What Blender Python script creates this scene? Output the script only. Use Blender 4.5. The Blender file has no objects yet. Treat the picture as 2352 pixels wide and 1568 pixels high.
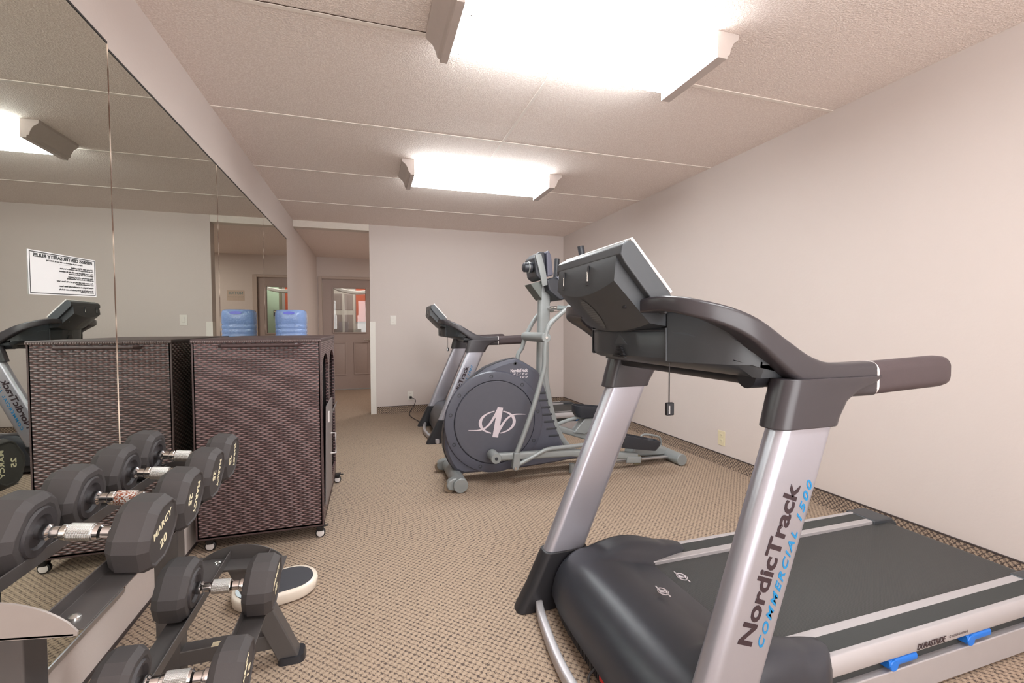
import bpy, bmesh, math, random
from mathutils import Vector, Matrix
random.seed(7)
S = bpy.context.scene
COL = S.collection
PI = math.pi

# ------------------------------------------------------------------ camera
W, D, H = 3.594, 6.088, 2.44           # right wall x, far wall y, ceiling z
cam_d = bpy.data.cameras.new('camera'); cam = bpy.data.objects.new('camera', cam_d); COL.objects.link(cam)
cam_d.sensor_width = 36; cam_d.lens = 1035.5 / 2352 * 36; cam_d.clip_start = 0.02
r_ = Vector((0.95372, -0.30067, -0.00334)); u_ = Vector((0.01309, 0.03039, 0.99945)); f_ = Vector((0.30040, 0.95324, -0.03292))
M = Matrix((r_, u_, -f_)).transposed().to_4x4(); M.translation = Vector((0.880, 0.0, 1.130))
cam.matrix_world = M
S.camera = cam

# ------------------------------------------------------------------ world, lights, exposure
wd = bpy.data.worlds.new('world'); S.world = wd; wd.use_nodes = True
wd.node_tree.nodes['Background'].inputs[0].default_value = (0.8, 0.75, 0.7, 1)
wd.node_tree.nodes['Background'].inputs[1].default_value = 0.02
LAMP_POWER = 18       # emission of the fluorescent diffusers
HALL_POWER = 18
VEST_POWER = 12
S.view_settings.view_transform = 'Standard'; S.view_settings.look = 'None'
S.view_settings.exposure = 0.41; S.view_settings.gamma = 1; S.view_settings.use_curve_mapping = False

FILL_POWER = 88
def area(name, loc, rot, sx, sy, power, col):
    l = bpy.data.lights.new(name, 'AREA'); l.shape = 'RECTANGLE'; l.size = sx; l.size_y = sy; l.energy = power; l.color = col
    o = bpy.data.objects.new(name, l); COL.objects.link(o); o.location = loc; o.rotation_euler = rot; return o

area('added_fill_light', (1.85, -2.24, 1.30), (math.radians(104), 0, 0), 2.9, 1.9, FILL_POWER, (1.0, 0.97, 0.96))  # soft fill light added behind the camera to even out the brightness

# ------------------------------------------------------------------ materials
def srgb(r, g, b):
    f = lambda c: ((c / 255 + 0.055) / 1.055) ** 2.4 if c > 10 else c / 255 / 12.92
    return (f(r), f(g), f(b), 1)
class N:
    def __init__(s, name):
        s.m = bpy.data.materials.new(name); s.m.use_nodes = True; s.t = s.m.node_tree
        s.b = s.t.nodes['Principled BSDF']
    def n(s, typ, **kw):
        o = s.t.nodes.new(typ)
        for k, v in kw.items(): setattr(o, k, v)
        return o
    def l(s, a, b): s.t.links.new(a, b)
    def math(s, op, a, b=None, c=None):
        o = s.n('ShaderNodeMath', operation=op)
        for i, v in enumerate((a, b, c)):
            if v is None: continue
            if isinstance(v, (int, float)): o.inputs[i].default_value = v
            else: s.l(v, o.inputs[i])
        return o.outputs[0]
    def mix(s, fac, a, b):
        o = s.n('ShaderNodeMix', data_type='RGBA')
        if isinstance(fac, (int, float)): o.inputs[0].default_value = fac
        else: s.l(fac, o.inputs[0])
        for i, v in ((6, a), (7, b)):
            if isinstance(v, tuple): o.inputs[i].default_value = v
            else: s.l(v, o.inputs[i])
        return o.outputs[2]
    def noise(s, scale, detail=2, vec=None):
        o = s.n('ShaderNodeTexNoise'); o.inputs['Scale'].default_value = scale; o.inputs['Detail'].default_value = detail
        if vec is None: vec = s.pos()
        s.l(vec, o.inputs['Vector'])
        return o.outputs[0]
    def pos(s):
        if not hasattr(s, '_p'): s._p = s.n('ShaderNodeTexCoord').outputs['Object']
        return s._p
    def xyz(s):
        if not hasattr(s, '_x'):
            o = s.n('ShaderNodeSeparateXYZ'); s.l(s.pos(), o.inputs[0]); s._x = o.outputs
        return s._x
    def bump(s, h, strength, dist=0.002):
        o = s.n('ShaderNodeBump'); o.inputs['Strength'].default_value = strength; o.inputs['Distance'].default_value = dist
        s.l(h, o.inputs['Height']); s.l(o.outputs[0], s.b.inputs['Normal'])
    def set(s, col=None, rough=None, metal=None, **kw):
        if col is not None:
            if isinstance(col, tuple): s.b.inputs['Base Color'].default_value = col
            else: s.l(col, s.b.inputs['Base Color'])
        if rough is not None:
            if isinstance(rough, (int, float)): s.b.inputs['Roughness'].default_value = rough
            else: s.l(rough, s.b.inputs['Roughness'])
        if metal is not None: s.b.inputs['Metallic'].default_value = metal
        for k, v in kw.items(): s.b.inputs[k.replace('_', ' ')].default_value = v
        return s.m
def plain(name, col, rough=0.5, metal=0.0, var=0.06, scale=30, bump=0.0, bscale=400, **kw):
    n = N(name)
    dark = tuple(c * (1 - var) for c in col[:3]) + (1,); lite = tuple(min(1, c * (1 + var)) for c in col[:3]) + (1,)
    n.set(n.mix(n.noise(scale, 3), dark, lite), rough, metal, **kw)
    if bump: n.bump(n.noise(bscale, 2), bump, 0.001)
    return n.m

def wall_mat(name, col):
    n = N(name)
    c = n.mix(n.noise(1.3, 2), tuple(v * 0.97 for v in col[:3]) + (1,), col)
    n.set(c, 0.72); n.bump(n.math('ADD', n.noise(60, 4), n.noise(9, 2)), 0.25, 0.0025)
    return n.m
M_WALL = wall_mat('wall_paint', srgb(207, 195, 189))
M_TRIM = plain('trim_paint', srgb(222, 213, 203), 0.5)
def ceil_mat():
    n = N('stippled_ceiling')
    h = n.noise(130, 3); r = n.n('ShaderNodeValToRGB'); r.color_ramp.elements[0].position = 0.42; r.color_ramp.elements[1].position = 0.62
    n.l(h, r.inputs[0])
    n.set(n.mix(r.outputs[0], srgb(234, 219, 211), srgb(250, 238, 231)), 0.9)
    n.bump(r.outputs[0], 0.55, 0.004)
    return n.m
M_CEIL = ceil_mat()
M_CTAPE = plain('ceiling_joint_paint', srgb(240, 230, 222), 0.7)
M_CRACK = plain('crack', srgb(70, 55, 45), 0.9)

def carpet_mat(name, ux, uy, dark_amt):
    n = N(name); x = n.xyz()
    ax = {'x': x[0], 'y': x[1], 'z': x[2]}
    P = 0.027
    wob = n.math('MULTIPLY', n.math('SUBTRACT', n.noise(110, 2), 0.5), 0.014)
    a = n.math('ADD', ax[ux], wob); b = n.math('ADD', ax[uy], wob)
    c1 = n.math('COSINE', n.math('MULTIPLY', a, 2 * PI / P)); c2 = n.math('COSINE', n.math('MULTIPLY', b, 2 * PI / P))
    lat = n.math('MULTIPLY', c1, c2)                      # staggered lattice
    c3 = n.math('MULTIPLY', n.math('COSINE', n.math('MULTIPLY', n.math('ADD', a, b), 4 * PI / P)), 0.45)
    v = n.math('ADD', n.math('ADD', lat, c3), n.math('MULTIPLY', n.math('SUBTRACT', n.noise(330, 2), 0.5), 3.2))
    r = n.n('ShaderNodeValToRGB'); e = r.color_ramp.elements
    e[0].position = 0.0; e[0].color = srgb(192, 171, 150); e[1].position = 1.0; e[1].color = srgb(52, 44, 44)
    m = e.new(0.5); m.color = srgb(162, 141, 122)
    m = e.new(0.70); m.color = srgb(84, 72, 67)
    n.l(n.math('MULTIPLY_ADD', v, 0.27, dark_amt), r.inputs[0])
    col = n.mix(n.math('MULTIPLY', n.noise(2.2, 3), 0.2), r.outputs[0], srgb(150, 126, 106))
    n.set(col, 0.95)
    n.bump(n.math('SUBTRACT', n.noise(600, 2), n.math('MULTIPLY', lat, 0.15)), 0.6, 0.003)
    return n.m
M_CARPET = carpet_mat('patterned_carpet', 'x', 'y', 0.46)
M_COVE_R = carpet_mat('carpet_cove', 'y', 'z', 0.62)
M_COVE_F = carpet_mat('carpet_cove', 'x', 'z', 0.62)
M_BIND = plain('carpet_binding', srgb(66, 56, 54), 0.9)

def mirror_mat():
    n = N('mirror_silver'); n.set((0.70, 0.73, 0.67, 1), 0.0, 1.0)
    n.bump(n.noise(1.6, 1), 0.02, 0.004)
    return n.m
M_MIRROR = mirror_mat()
def medge():
    n = N('mirror_edge'); r = n.n('ShaderNodeValToRGB'); r.color_ramp.elements[0].position = .40; r.color_ramp.elements[1].position = .60
    r.color_ramp.elements[0].color = srgb(88, 60, 44); r.color_ramp.elements[1].color = srgb(236, 216, 200); n.l(n.noise(7, 2), r.inputs[0]); return n.set(r.outputs[0], .4)
M_MEDGE = medge()
M_BLKEDGE = plain('dark_edge', srgb(40, 40, 42), 0.4)
M_ALU = plain('aluminium', srgb(190, 190, 192), 0.3, 0.9)
M_SILVER = plain('silver_paint', srgb(184, 184, 194), 0.33, 0.72, var=0.02, scale=200, bump=0.03, bscale=900)
M_SILVER2 = plain('silver_rail', srgb(186, 182, 184), 0.42, 0.45, var=0.03)
M_CHAR = plain('charcoal_plastic', srgb(57, 60, 64), 0.42, 0.0, var=0.05, bump=0.08, bscale=1500, Specular_IOR_Level=0.5)
M_CHARG = plain('satin_charcoal', srgb(55, 51, 55), 0.33, 0.05, var=0.05, Specular_IOR_Level=0.6)
M_SLAB = plain('console_frame', srgb(66, 69, 73), 0.4)
M_WHITEP = plain('light_grey_plastic', srgb(214, 208, 206), 0.4)
M_GRIP = plain('brown_black_foam', srgb(70, 58, 60), 0.6, var=0.08, bump=0.1)
M_HOOD = plain('hood_plastic', srgb(47, 49, 56), 0.36, 0.0, var=0.06, bump=0.12, bscale=1300, Specular_IOR_Level=0.6)
M_BLACK = plain('black_plastic', srgb(38, 38, 42), 0.4)
M_DGREY = plain('foot_strip', srgb(52, 54, 54), 0.62, bump=0.4, bscale=900)
M_BLUE = plain('blue_cushion', srgb(24, 108, 200), 0.35)
M_RED = plain('red_switch', srgb(210, 40, 40), 0.4)
M_TXT = plain('dark_lettering', srgb(48, 32, 38), 0.5)
M_TXTB = plain('blue_lettering', srgb(18, 122, 176), 0.5)
M_TXTW = plain('pale_lettering', srgb(205, 196, 200), 0.5)
M_TXTG = plain('cream_lettering', srgb(232, 222, 190), 0.5)
M_WIRE = plain('black_cord', srgb(40, 34, 34), 0.5)
def belt_mat():
    n = N('belt_rubber'); x = n.xyz()
    a = n.math('SINE', n.math('MULTIPLY', x[0], 2 * PI / 0.006)); b = n.math('SINE', n.math('MULTIPLY', x[1], 2 * PI / 0.004))
    w = n.math('MULTIPLY', a, b)
    c = n.mix(n.math('MULTIPLY_ADD', w, 0.5, 0.5), srgb(40, 41, 41), srgb(70, 71, 70))
    n.set(c, 0.5); n.bump(w, 0.5, 0.001); return n.m
M_BELT = belt_mat()
def mesh_mat():
    n = N('speaker_mesh'); v = n.n('ShaderNodeTexVoronoi'); v.inputs['Scale'].default_value = 170; v.inputs['Randomness'].default_value = 0.0
    n.l(n.pos(), v.inputs['Vector'])
    n.set(n.mix(n.math('GREATER_THAN', v.outputs['Distance'], 0.42), srgb(40, 41, 42), srgb(96, 98, 99)), 0.5); return n.m
M_MESH = mesh_mat()
# elliptical
M_EGREY = plain('elliptical_grey', srgb(138, 142, 142), 0.38, 0.15, var=0.04, Specular_IOR_Level=0.55)
M_ESHROUD = plain('blue_grey_shroud', srgb(74, 75, 86), 0.42, 0.0, var=0.06, Specular_IOR_Level=0.5)
M_EDISC = plain('disc_plastic', srgb(76, 76, 85), 0.5)
M_EBLK = plain('elliptical_black', srgb(46, 48, 54), 0.38)
M_CHROME = plain('chrome', srgb(222, 221, 221), 0.12, 1.0, var=0.02)
def knurl_mat(rust):
    n = N('knurled_chrome'); x = n.xyz()
    ang = n.math('ARCTAN2', x[2], x[1])
    a = n.math('SINE', n.math('ADD', n.math('MULTIPLY', x[0], 1800), n.math('MULTIPLY', ang, 22)))
    b = n.math('SINE', n.math('SUBTRACT', n.math('MULTIPLY', x[0], 1800), n.math('MULTIPLY', ang, 22)))
    k = n.math('MULTIPLY', a, b)
    base = srgb(200, 196, 192)
    c = n.mix(n.math('GREATER_THAN', n.noise(260, 3), 0.78 if not rust else 0.50), base, srgb(150, 84, 58))
    n.set(c, 0.3, 1.0 if not rust else 0.6); n.bump(k, 0.6, 0.001); return n.m
M_KNURL = knurl_mat(False); M_KNURLR = knurl_mat(True)
M_RUBBER = plain('rubber_head', srgb(66, 62, 62), 0.62, 0.0, var=0.12, scale=14, bump=0.15, bscale=700, Specular_IOR_Level=0.35)
M_RUBIN = plain('rubber_inner', srgb(52, 48, 50), 0.6, 0.0, var=0.15, scale=20)
M_RACK = plain('rack_paint', srgb(84, 80, 79), 0.38, 0.25, var=0.06)
M_RACK_LIT = plain('rack_plate_lit', srgb(150, 141, 136), 0.42, 0.2, var=0.05)  # rack paint made paler for the light caught by the near end plates
M_BOLT = plain('bolt', srgb(200, 200, 198), 0.25, 0.9)
M_LABEL = plain('label_sticker', srgb(214, 200, 170), 0.5, var=0.3, scale=60)
def wicker_mat(name, ux):
    n = N(name); x = n.xyz(); u = {'x': x[0], 'y': x[1]}[ux]
    row = n.math('MULTIPLY', x[2], 1 / 0.0105)
    rf = n.math('FLOOR', row); fr = n.math('FRACT', row)
    odd = n.math('MODULO', rf, 2.0)
    uu = n.math('ADD', n.math('MULTIPLY', u, 1 / 0.043), n.math('MULTIPLY', odd, 0.5))
    over = n.math('MULTIPLY_ADD', n.math('COSINE', n.math('MULTIPLY', uu, 2 * PI)), 0.5, 0.5)
    prof = n.math('SINE', n.math('MULTIPLY', fr, PI))
    h = n.math('MULTIPLY', n.math('POWER', over, 0.95), prof)
    h2 = n.math('ADD', h, n.math('MULTIPLY', n.math('SUBTRACT', n.noise(60, 2), 0.5), 0.25))
    c = n.mix(h2, srgb(42, 29, 31), srgb(136, 107, 106))  # strand highlights and gap shade are painted into the weave colour
    n.set(c, 0.34); n.b.inputs['Specular IOR Level'].default_value = 0.55
    n.bump(h, 0.9, 0.004); return n.m
M_WICK_X = wicker_mat('brown_wicker', 'x'); M_WICK_Y = wicker_mat('brown_wicker', 'y')
M_WFRAME = plain('brown_frame', srgb(72, 55, 55), 0.45)
M_WIN = plain('towel_cart_inside', srgb(28, 24, 25), 0.8)
M_PANELG = plain('woven_grey_panel', srgb(120, 112, 110), 0.5, bump=0.8, bscale=160)
M_CASTER = plain('caster_black', srgb(26, 26, 28), 0.4)
M_SCALEW = plain('scale_enamel', srgb(226, 214, 200), 0.35)
M_SCALEM = plain('scale_mat', srgb(64, 64, 70), 0.75, bump=0.6, bscale=800)
M_DOOR = plain('taupe_door_paint', srgb(166, 149, 142), 0.42, var=0.03)
M_DTRIM = plain('taupe_trim_paint', srgb(184, 168, 158), 0.5, var=0.03)
M_BRASS = plain('brushed_nickel', srgb(200, 196, 190), 0.25, 0.9)
M_IVORY = plain('ivory_plastic', srgb(216, 204, 172), 0.4, var=0.02)
M_WHITE = plain('white_plastic', srgb(226, 220, 212), 0.4, var=0.02)
M_PAPER = plain('paper', srgb(214, 214, 214), 0.7, var=0.02)
M_INK = plain('ink', srgb(50, 52, 52), 0.7)
M_INKB = plain('teal_ink', srgb(120, 140, 140), 0.7)
def glass_mat(name, col, rough=0.02, trans=1.0, ior=1.45):
    n = N(name); n.set(col, rough, 0.0); n.b.inputs['Transmission Weight'].default_value = trans; n.b.inputs['IOR'].default_value = ior
    return n
M_GLASS = glass_mat('door_glass', (0.93, 0.95, 0.95, 1), 0.0).m
_j = glass_mat('jug_plastic', srgb(150, 178, 230), 0.10, 0.35); _j.bump(_j.noise(60, 2), 0.6, 0.004); M_JUG = _j.m
M_JUGCAP = plain('jug_mark', srgb(84, 90, 200), 0.3)
M_COOLER = plain('cooler_body', srgb(220, 218, 214), 0.35, var=0.02)
M_FIXT = plain('fixture_end_wood', srgb(196, 184, 178), 0.5, var=0.05)
def lamp_mat():
    n = N('glowing_diffuser'); n.set(srgb(240, 245, 245), 0.4)
    n.b.inputs['Emission Color'].default_value = (0.93, 0.98, 1.0, 1); n.b.inputs['Emission Strength'].default_value = LAMP_POWER
    return n.m
M_LAMP = lamp_mat()

# ------------------------------------------------------------------ mesh helpers
ORG = {}
class MB:
    def __init__(s): s.v = []; s.f = []
    def add(s, vs, fs):
        k = len(s.v); s.v += [Vector(v) for v in vs]; s.f += [tuple(i + k for i in f) for f in fs]; return s
    def box(s, x0, x1, y0, y1, z0, z1):
        return s.add([(x0, y0, z0), (x1, y0, z0), (x1, y1, z0), (x0, y1, z0), (x0, y0, z1), (x1, y0, z1), (x1, y1, z1), (x0, y1, z1)],
                     [(0, 3, 2, 1), (4, 5, 6, 7), (0, 1, 5, 4), (1, 2, 6, 5), (2, 3, 7, 6), (3, 0, 4, 7)])
    def loft(s, secs, caps=True, closed=False):
        n = len(secs[0]); vs = [p for c in secs for p in c]; fs = []
        m = len(secs)
        for i in range(m if closed else m - 1):
            j = (i + 1) % m
            for k in range(n):
                l = (k + 1) % n; fs.append((i * n + k, i * n + l, j * n + l, j * n + k))
        if caps and not closed:
            fs.append(tuple(range(n - 1, -1, -1))); fs.append(tuple((m - 1) * n + k for k in range(n)))
        return s.add(vs, fs)
    def prism_y(s, prof, y0, y1):   # prof in (x,z)
        return s.loft([[(x, y0, z) for x, z in prof], [(x, y1, z) for x, z in prof]])
    def prism_x(s, prof, x0, x1):   # prof in (y,z)
        return s.loft([[(x0, y, z) for y, z in prof], [(x1, y, z) for y, z in prof]])
    def prism_z(s, prof, z0, z1):   # prof in (x,y)
        return s.loft([[(x, y, z0) for x, y in prof], [(x, y, z1) for x, y in prof]])
    def sweep(s, path, sec, up=(0, 0, 1), scales=None):
        path = [Vector(p) for p in path]; secs = []
        up = Vector(up)
        for i, p in enumerate(path):
            a = path[max(i - 1, 0)]; b = path[min(i + 1, len(path) - 1)]
            t = (b - a).normalized(); sd = t.cross(up)
            if sd.length < 1e-4: sd = t.cross(Vector((1, 0, 0)))
            sd.normalize(); uu = sd.cross(t).normalized(); k = scales[i] if scales else 1
            secs.append([p + sd * (q[0] * k) + uu * (q[1] * k) for q in sec])
        return s.loft(secs)
    def tube(s, path, r, seg=14, scales=None, up=(0, 0, 1)):
        return s.sweep(path, [(r * math.cos(2 * PI * k / seg), r * math.sin(2 * PI * k / seg)) for k in range(seg)], up, scales)
    def cyl(s, a, b, r, seg=24, r2=None):
        return s.tube([a, b], r, seg, [1, (r2 / r) if r2 is not None else 1])
    def lathe(s, prof, c, axis='x', seg=32):      # prof (t, r)
        secs = []
        for t, r in prof:
            ring = []
            for k in range(seg):
                a = 2 * PI * k / seg; p, q = r * math.cos(a), r * math.sin(a)
                d = {'x': (t, p, q), 'y': (p, t, q), 'z': (p, q, t)}[axis]
                ring.append((c[0] + d[0], c[1] + d[1], c[2] + d[2]))
            secs.append(ring)
        return s.loft(secs)
def curve(pts, n=8):        # catmull-rom through pts
    P = [Vector(p) for p in pts]; out = []
    for i in range(len(P) - 1):
        a = P[max(i - 1, 0)]; b = P[i]; c = P[i + 1]; d = P[min(i + 2, len(P) - 1)]
        for k in range(n):
            t = k / n
            out.append(0.5 * ((2 * b) + (c - a) * t + (2 * a - 5 * b + 4 * c - d) * t * t + (3 * b - a - 3 * c + d) * t ** 3))
    out.append(P[-1]); return out
def rrect(w, h, r, n=4):
    out = []
    for cx, cy, a0 in ((w / 2 - r, h / 2 - r, 0), (-w / 2 + r, h / 2 - r, PI / 2), (-w / 2 + r, -h / 2 + r, PI), (w / 2 - r, -h / 2 + r, 1.5 * PI)):
        for k in range(n + 1):
            a = a0 + PI / 2 * k / n; out.append((cx + r * math.cos(a), cy + r * math.sin(a)))
    return out
def root(o): return ORG.get(o.name, Vector((0, 0, 0)))
def finish(me, smooth):
    bm = bmesh.new(); bm.from_mesh(me)
    bmesh.ops.remove_doubles(bm, verts=bm.verts, dist=1e-6)
    bmesh.ops.recalc_face_normals(bm, faces=bm.faces); bm.to_mesh(me); bm.free()
    if smooth:
        me.polygons.foreach_set('use_smooth', [True] * len(me.polygons)); me.set_sharp_from_angle(angle=math.radians(smooth))
def obj(name, mb, mat, parent=None, bevel=0, seg=2, smooth=35, label=None):
    me = bpy.data.meshes.new(name); off = root(parent) if parent else Vector((0, 0, 0))
    me.from_pydata([v - off for v in mb.v], [], mb.f); finish(me, smooth)
    me.materials.append(mat); o = bpy.data.objects.new(name, me); COL.objects.link(o)
    if parent: o.parent = parent; ORG[o.name] = off
    if bevel:
        b = o.modifiers.new('bevel', 'BEVEL'); b.width = bevel; b.segments = seg; b.limit_method = 'ANGLE'; b.angle_limit = math.radians(40)
        b.harden_normals = True
    if label: o['label'] = label
    return o
def struct(name, mb, mat, parent=None, **k):
    o = obj(name, mb, mat, parent, **k)
    if not parent: o['kind'] = 'structure'
    return o
def thing(name, label, cat, loc, group=None):
    o = bpy.data.objects.new(name, None); COL.objects.link(o); o.location = loc; o.empty_display_size = 0.1
    ORG[o.name] = Vector(loc); o['label'] = label; o['category'] = cat
    if group: o['group'] = group
    return o
def tag(o, label, cat, group=None):
    o['label'] = label; o['category'] = cat
    if group: o['group'] = group
    return o
def copy_tree(o, parent=None):
    c = o.copy(); COL.objects.link(c); c.parent = parent
    for ch in [q for q in bpy.data.objects if q.parent == o]: copy_tree(ch, c)
    return c
def text_mesh(body, size, bold=0.0, shear=0.0, spacing=1.0, align='LEFT', depth=0.0006, xs=1.0):
    cu = bpy.data.curves.new('t', 'FONT'); cu.body = body; cu.size = size; cu.offset = bold; cu.shear = shear
    cu.space_character = spacing; cu.align_x = align; cu.extrude = depth / 2; cu.resolution_u = 3
    o = bpy.data.objects.new('t', cu); COL.objects.link(o)
    bpy.context.view_layer.update()
    me = bpy.data.meshes.new_from_object(o.evaluated_get(bpy.context.evaluated_depsgraph_get()))
    bpy.data.objects.remove(o); bpy.data.curves.remove(cu)
    for v in me.vertices: v.co.x *= xs
    return me
def place_text(name, me, o, ux, uy, mat, parent=None, length=None, label=None):
    ux = Vector(ux).normalized(); uy = Vector(uy).normalized(); uz = ux.cross(uy); o = Vector(o)
    off = root(parent) if parent else Vector((0, 0, 0))
    k = 1.0
    if length:
        xs = [v.co.x for v in me.vertices]; k = length / (max(xs) - min(xs))
    for v in me.vertices: v.co = o + ux * (v.co.x * k) + uy * v.co.y + uz * v.co.z - off
    me.name = name; me.materials.clear(); me.materials.append(mat)
    ob = bpy.data.objects.new(name, me); COL.objects.link(ob)
    if parent: ob.parent = parent; ORG[ob.name] = off
    if label: ob['label'] = label
    return ob

# ================================================================== ROOM
XO, HZ = 0.885, 2.36        # opening in the far wall: right edge x, head height
YB, YH = -2.3, 8.645        # wall behind the camera, end wall of the hall
XH = 2.6
struct('floor', MB().box(0, W, YB, D, -0.1, 0).box(0, XH, D, YH, -0.1, 0), M_CARPET, smooth=0)
struct('ceiling', MB().box(-0.12, W + 0.12, YB, D, H, H + 0.1), M_CEIL, smooth=0)
struct('ceiling_hall', MB().box(-0.12, XH + .12, D + 0.14, YH, 2.37, 2.47), M_CEIL, smooth=0)
struct('wall_left', MB().box(-0.12, 0, YB, YH + 0.1, 0, H + 0.1), M_WALL, smooth=0)
struct('wall_right', MB().box(W, W + 0.12, YB, D + 0.14, 0, H + 0.1), M_WALL, smooth=0)
struct('wall_far', MB().box(XO, W, D, D + 0.14, 0, H + 0.1), M_WALL, bevel=0.004)
struct('trim_1', MB().box(0, XO, D, D + 0.14, HZ, H + 0.1), M_TRIM, bevel=0.003)
struct('wall_back', MB().box(-0.12, 0.4, YB - 0.12, YB, 0, H + 0.1).box(3.3, W + 0.12, YB - 0.12, YB, 0, H + 0.1).box(0.4, 3.3, YB - 0.12, YB, 0, 0.35).box(0.4, 3.3, YB - 0.12, YB, 2.25, H + 0.1), M_WALL, smooth=0)
wf = MB().box(0.38, 0.44, YB - .1, YB - .02, 0.33, 2.27).box(3.26, 3.32, YB - .1, YB - .02, 0.33, 2.27).box(0.44, 3.26, YB - .1, YB - .02, 0.33, 0.39).box(0.44, 3.26, YB - .1, YB - .02, 2.21, 2.27).box(1.82, 1.88, YB - .1, YB - .02, 0.39, 2.21)
wn = struct('added_window_1', wf, M_TRIM, bevel=0.004)  # unseen window added around the fill light behind the camera
struct('wall_hall_right', MB().box(XH, XH + 0.12, D + 0.14, YH + 0.1, 0, 2.5), M_WALL, smooth=0)
# hall end wall with a hole for the door
dx0, dx1, dzt = 0.045, 0.985, 2.02
struct('wall_hall_end', MB().box(dx1, XH, YH, YH + 0.12, 0, 2.47).box(0, dx0, YH, YH + 0.12, 0, 2.47).box(dx0, dx1, YH, YH + 0.12, dzt, 2.47), M_WALL, smooth=0)
# ceiling joints
k = 2
for y in (2.085, 3.118, 4.143, 5.180):
    struct('trim_%d' % k, MB().box(0, W, y - 0.011, y + 0.011, H - 0.003, H + 0.002), M_CTAPE, bevel=0.001); k += 1
struct('trim_%d' % k, MB().box(1.788, 1.806, YB, 3.75, H - 0.0035, H + 0.002), M_CTAPE, bevel=0.001); k += 1
cr = []
for i in range(60):
    x = 0.05 + i * 0.0195; cr.append((x, 2.070 + random.uniform(-.0025, .0025), H - 0.0012))
struct('trim_%d' % k, MB().sweep(cr, [(-.0016, -.0008), (.0016, -.0008), (.0016, .0008), (-.0016, .0008)]), M_CRACK); k += 1
struct('trim_%d' % k, MB().box(-0.0, W, 1.035, 1.057, H - 0.003, H + 0.002).box(0, W, 0, 0.022, H - 0.003, H + 0.002), M_CTAPE, bevel=0.001); k += 1
# carpet cove bases
cp = lambda t: [(0, 0), (t + 0.012, 0), (t + 0.003, 0.012), (t, 0.09), (0, 0.09)]
b = struct('baseboard_right', MB().loft([[(W - a, YB, z) for a, z in cp(.006)], [(W - a, D, z) for a, z in cp(.006)]]), M_COVE_R)
obj('binding_strip', MB().box(W - 0.0085, W, YB, D, 0.088, 0.094), M_BIND, b)
b = struct('baseboard_far', MB().loft([[(XO + 0.07, D - a, z) for a, z in cp(.006)], [(W, D - a, z) for a, z in cp(.006)]]), M_COVE_F)
obj('binding_strip', MB().box(XO + 0.07, W, D - 0.0085, D, 0.088, 0.094), M_BIND, b)
struct('floor_gap_left', MB().box(0, 0.006, YB, D, 0.0, 0.012), M_BIND)  # dark strip standing in for the thin dark gap between wall and floor
# plastic corner guard on the opening's edge
cg = MB().box(XO - 0.003, XO + 0.064, D - 0.004, D, 0.0, 1.2).box(XO - 0.004, XO, D - 0.004, D + 0.08, 0.0, 1.2)
struct('trim_%d' % k, cg, M_WHITE, bevel=0.0015); k += 1

# ------------------------------------------------------------------ hall door
dr = MB(); y0 = YH + 0.02; y1 = YH + 0.062
sx0, sx1 = 0.088, 0.945
gx0, gx1, gz0, gz1 = 0.268, 0.812, 1.038, 1.828
dr.box(sx0, gx0, y0, y1, 0.012, 1.99).box(gx1, sx1, y0, y1, 0.012, 1.99).box(gx0, gx1, y0, y1, gz1, 1.99).box(gx0, gx1, y0, y1, 0.012, gz0)
door = struct('door_1', dr, M_DOOR)
fr = MB()
for a in (gx0 - 0.02, gx1): fr.box(a, a + 0.02, y0 - 0.012, y0 + 0.01, gz0 - 0.02, gz1 + 0.02)
for a in (gz0 - 0.02, gz1): fr.box(gx0, gx1, y0 - 0.012, y0 + 0.01, a, a + 0.02)
obj('window_frame', fr, M_DOOR, door, bevel=0.004)
obj('window_pane', MB().box(gx0, gx1, y0 + 0.015, y0 + 0.021, gz0, gz1), M_GLASS, door, smooth=0)
for a, c in ((0.20, 0.47), (0.60, 0.86)):
    p = MB(); z0, z1 = 0.27, 0.86
    o_ = [(a, z0), (c, z0), (c, z1), (a, z1)]; i1 = [(a + .018, z0 + .018), (c - .018, z0 + .018), (c - .018, z1 - .018), (a + .018, z1 - .018)]
    i2 = [(a + .05, z0 + .05), (c - .05, z0 + .05), (c - .05, z1 - .05), (a + .05, z1 - .05)]
    p.loft([[(x, y0 + .001, z) for x, z in o_], [(x, y0 - .010, z) for x, z in o_], [(x, y0 - .010, z) for x, z in i1], [(x, y0 - .001, z) for x, z in i1], [(x, y0 - .008, z) for x, z in i2]])
    obj('raised_panel', p, M_DOOR, door, bevel=0.002)
h = MB(); h.lathe([(0, .028), (-.012, .028), (-.016, .012), (-.05, .011)], (0.885, y0, 0.90), 'y')
h.tube([(0.885, y0 - 0.05, 0.90), (0.78, y0 - 0.055, 0.90)], 0.009)
obj('lever_handle', h, M_BRASS, door)
tr = MB(); 
def casing(m, x0, x1, zt, y, w=0.06):
    m.box(x0 - w * 0.4, x0 + w * 0.6, y - 0.016, y + 0.11, 0, zt + w * .5); m.box(x1 - w * 0.6, x1 + w * 0.6, y - 0.016, y + 0.11, 0, zt + w * .5); m.box(x0 + w * .6, x1 - w * .6, y - 0.016, y + 0.11, zt - w * .2, zt + w * .5)
casing(tr, 0.045, 0.985, 2.0, YH, 0.06)
struct('trim_%d' % k, tr, M_DTRIM, bevel=0.004); k += 1
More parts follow.
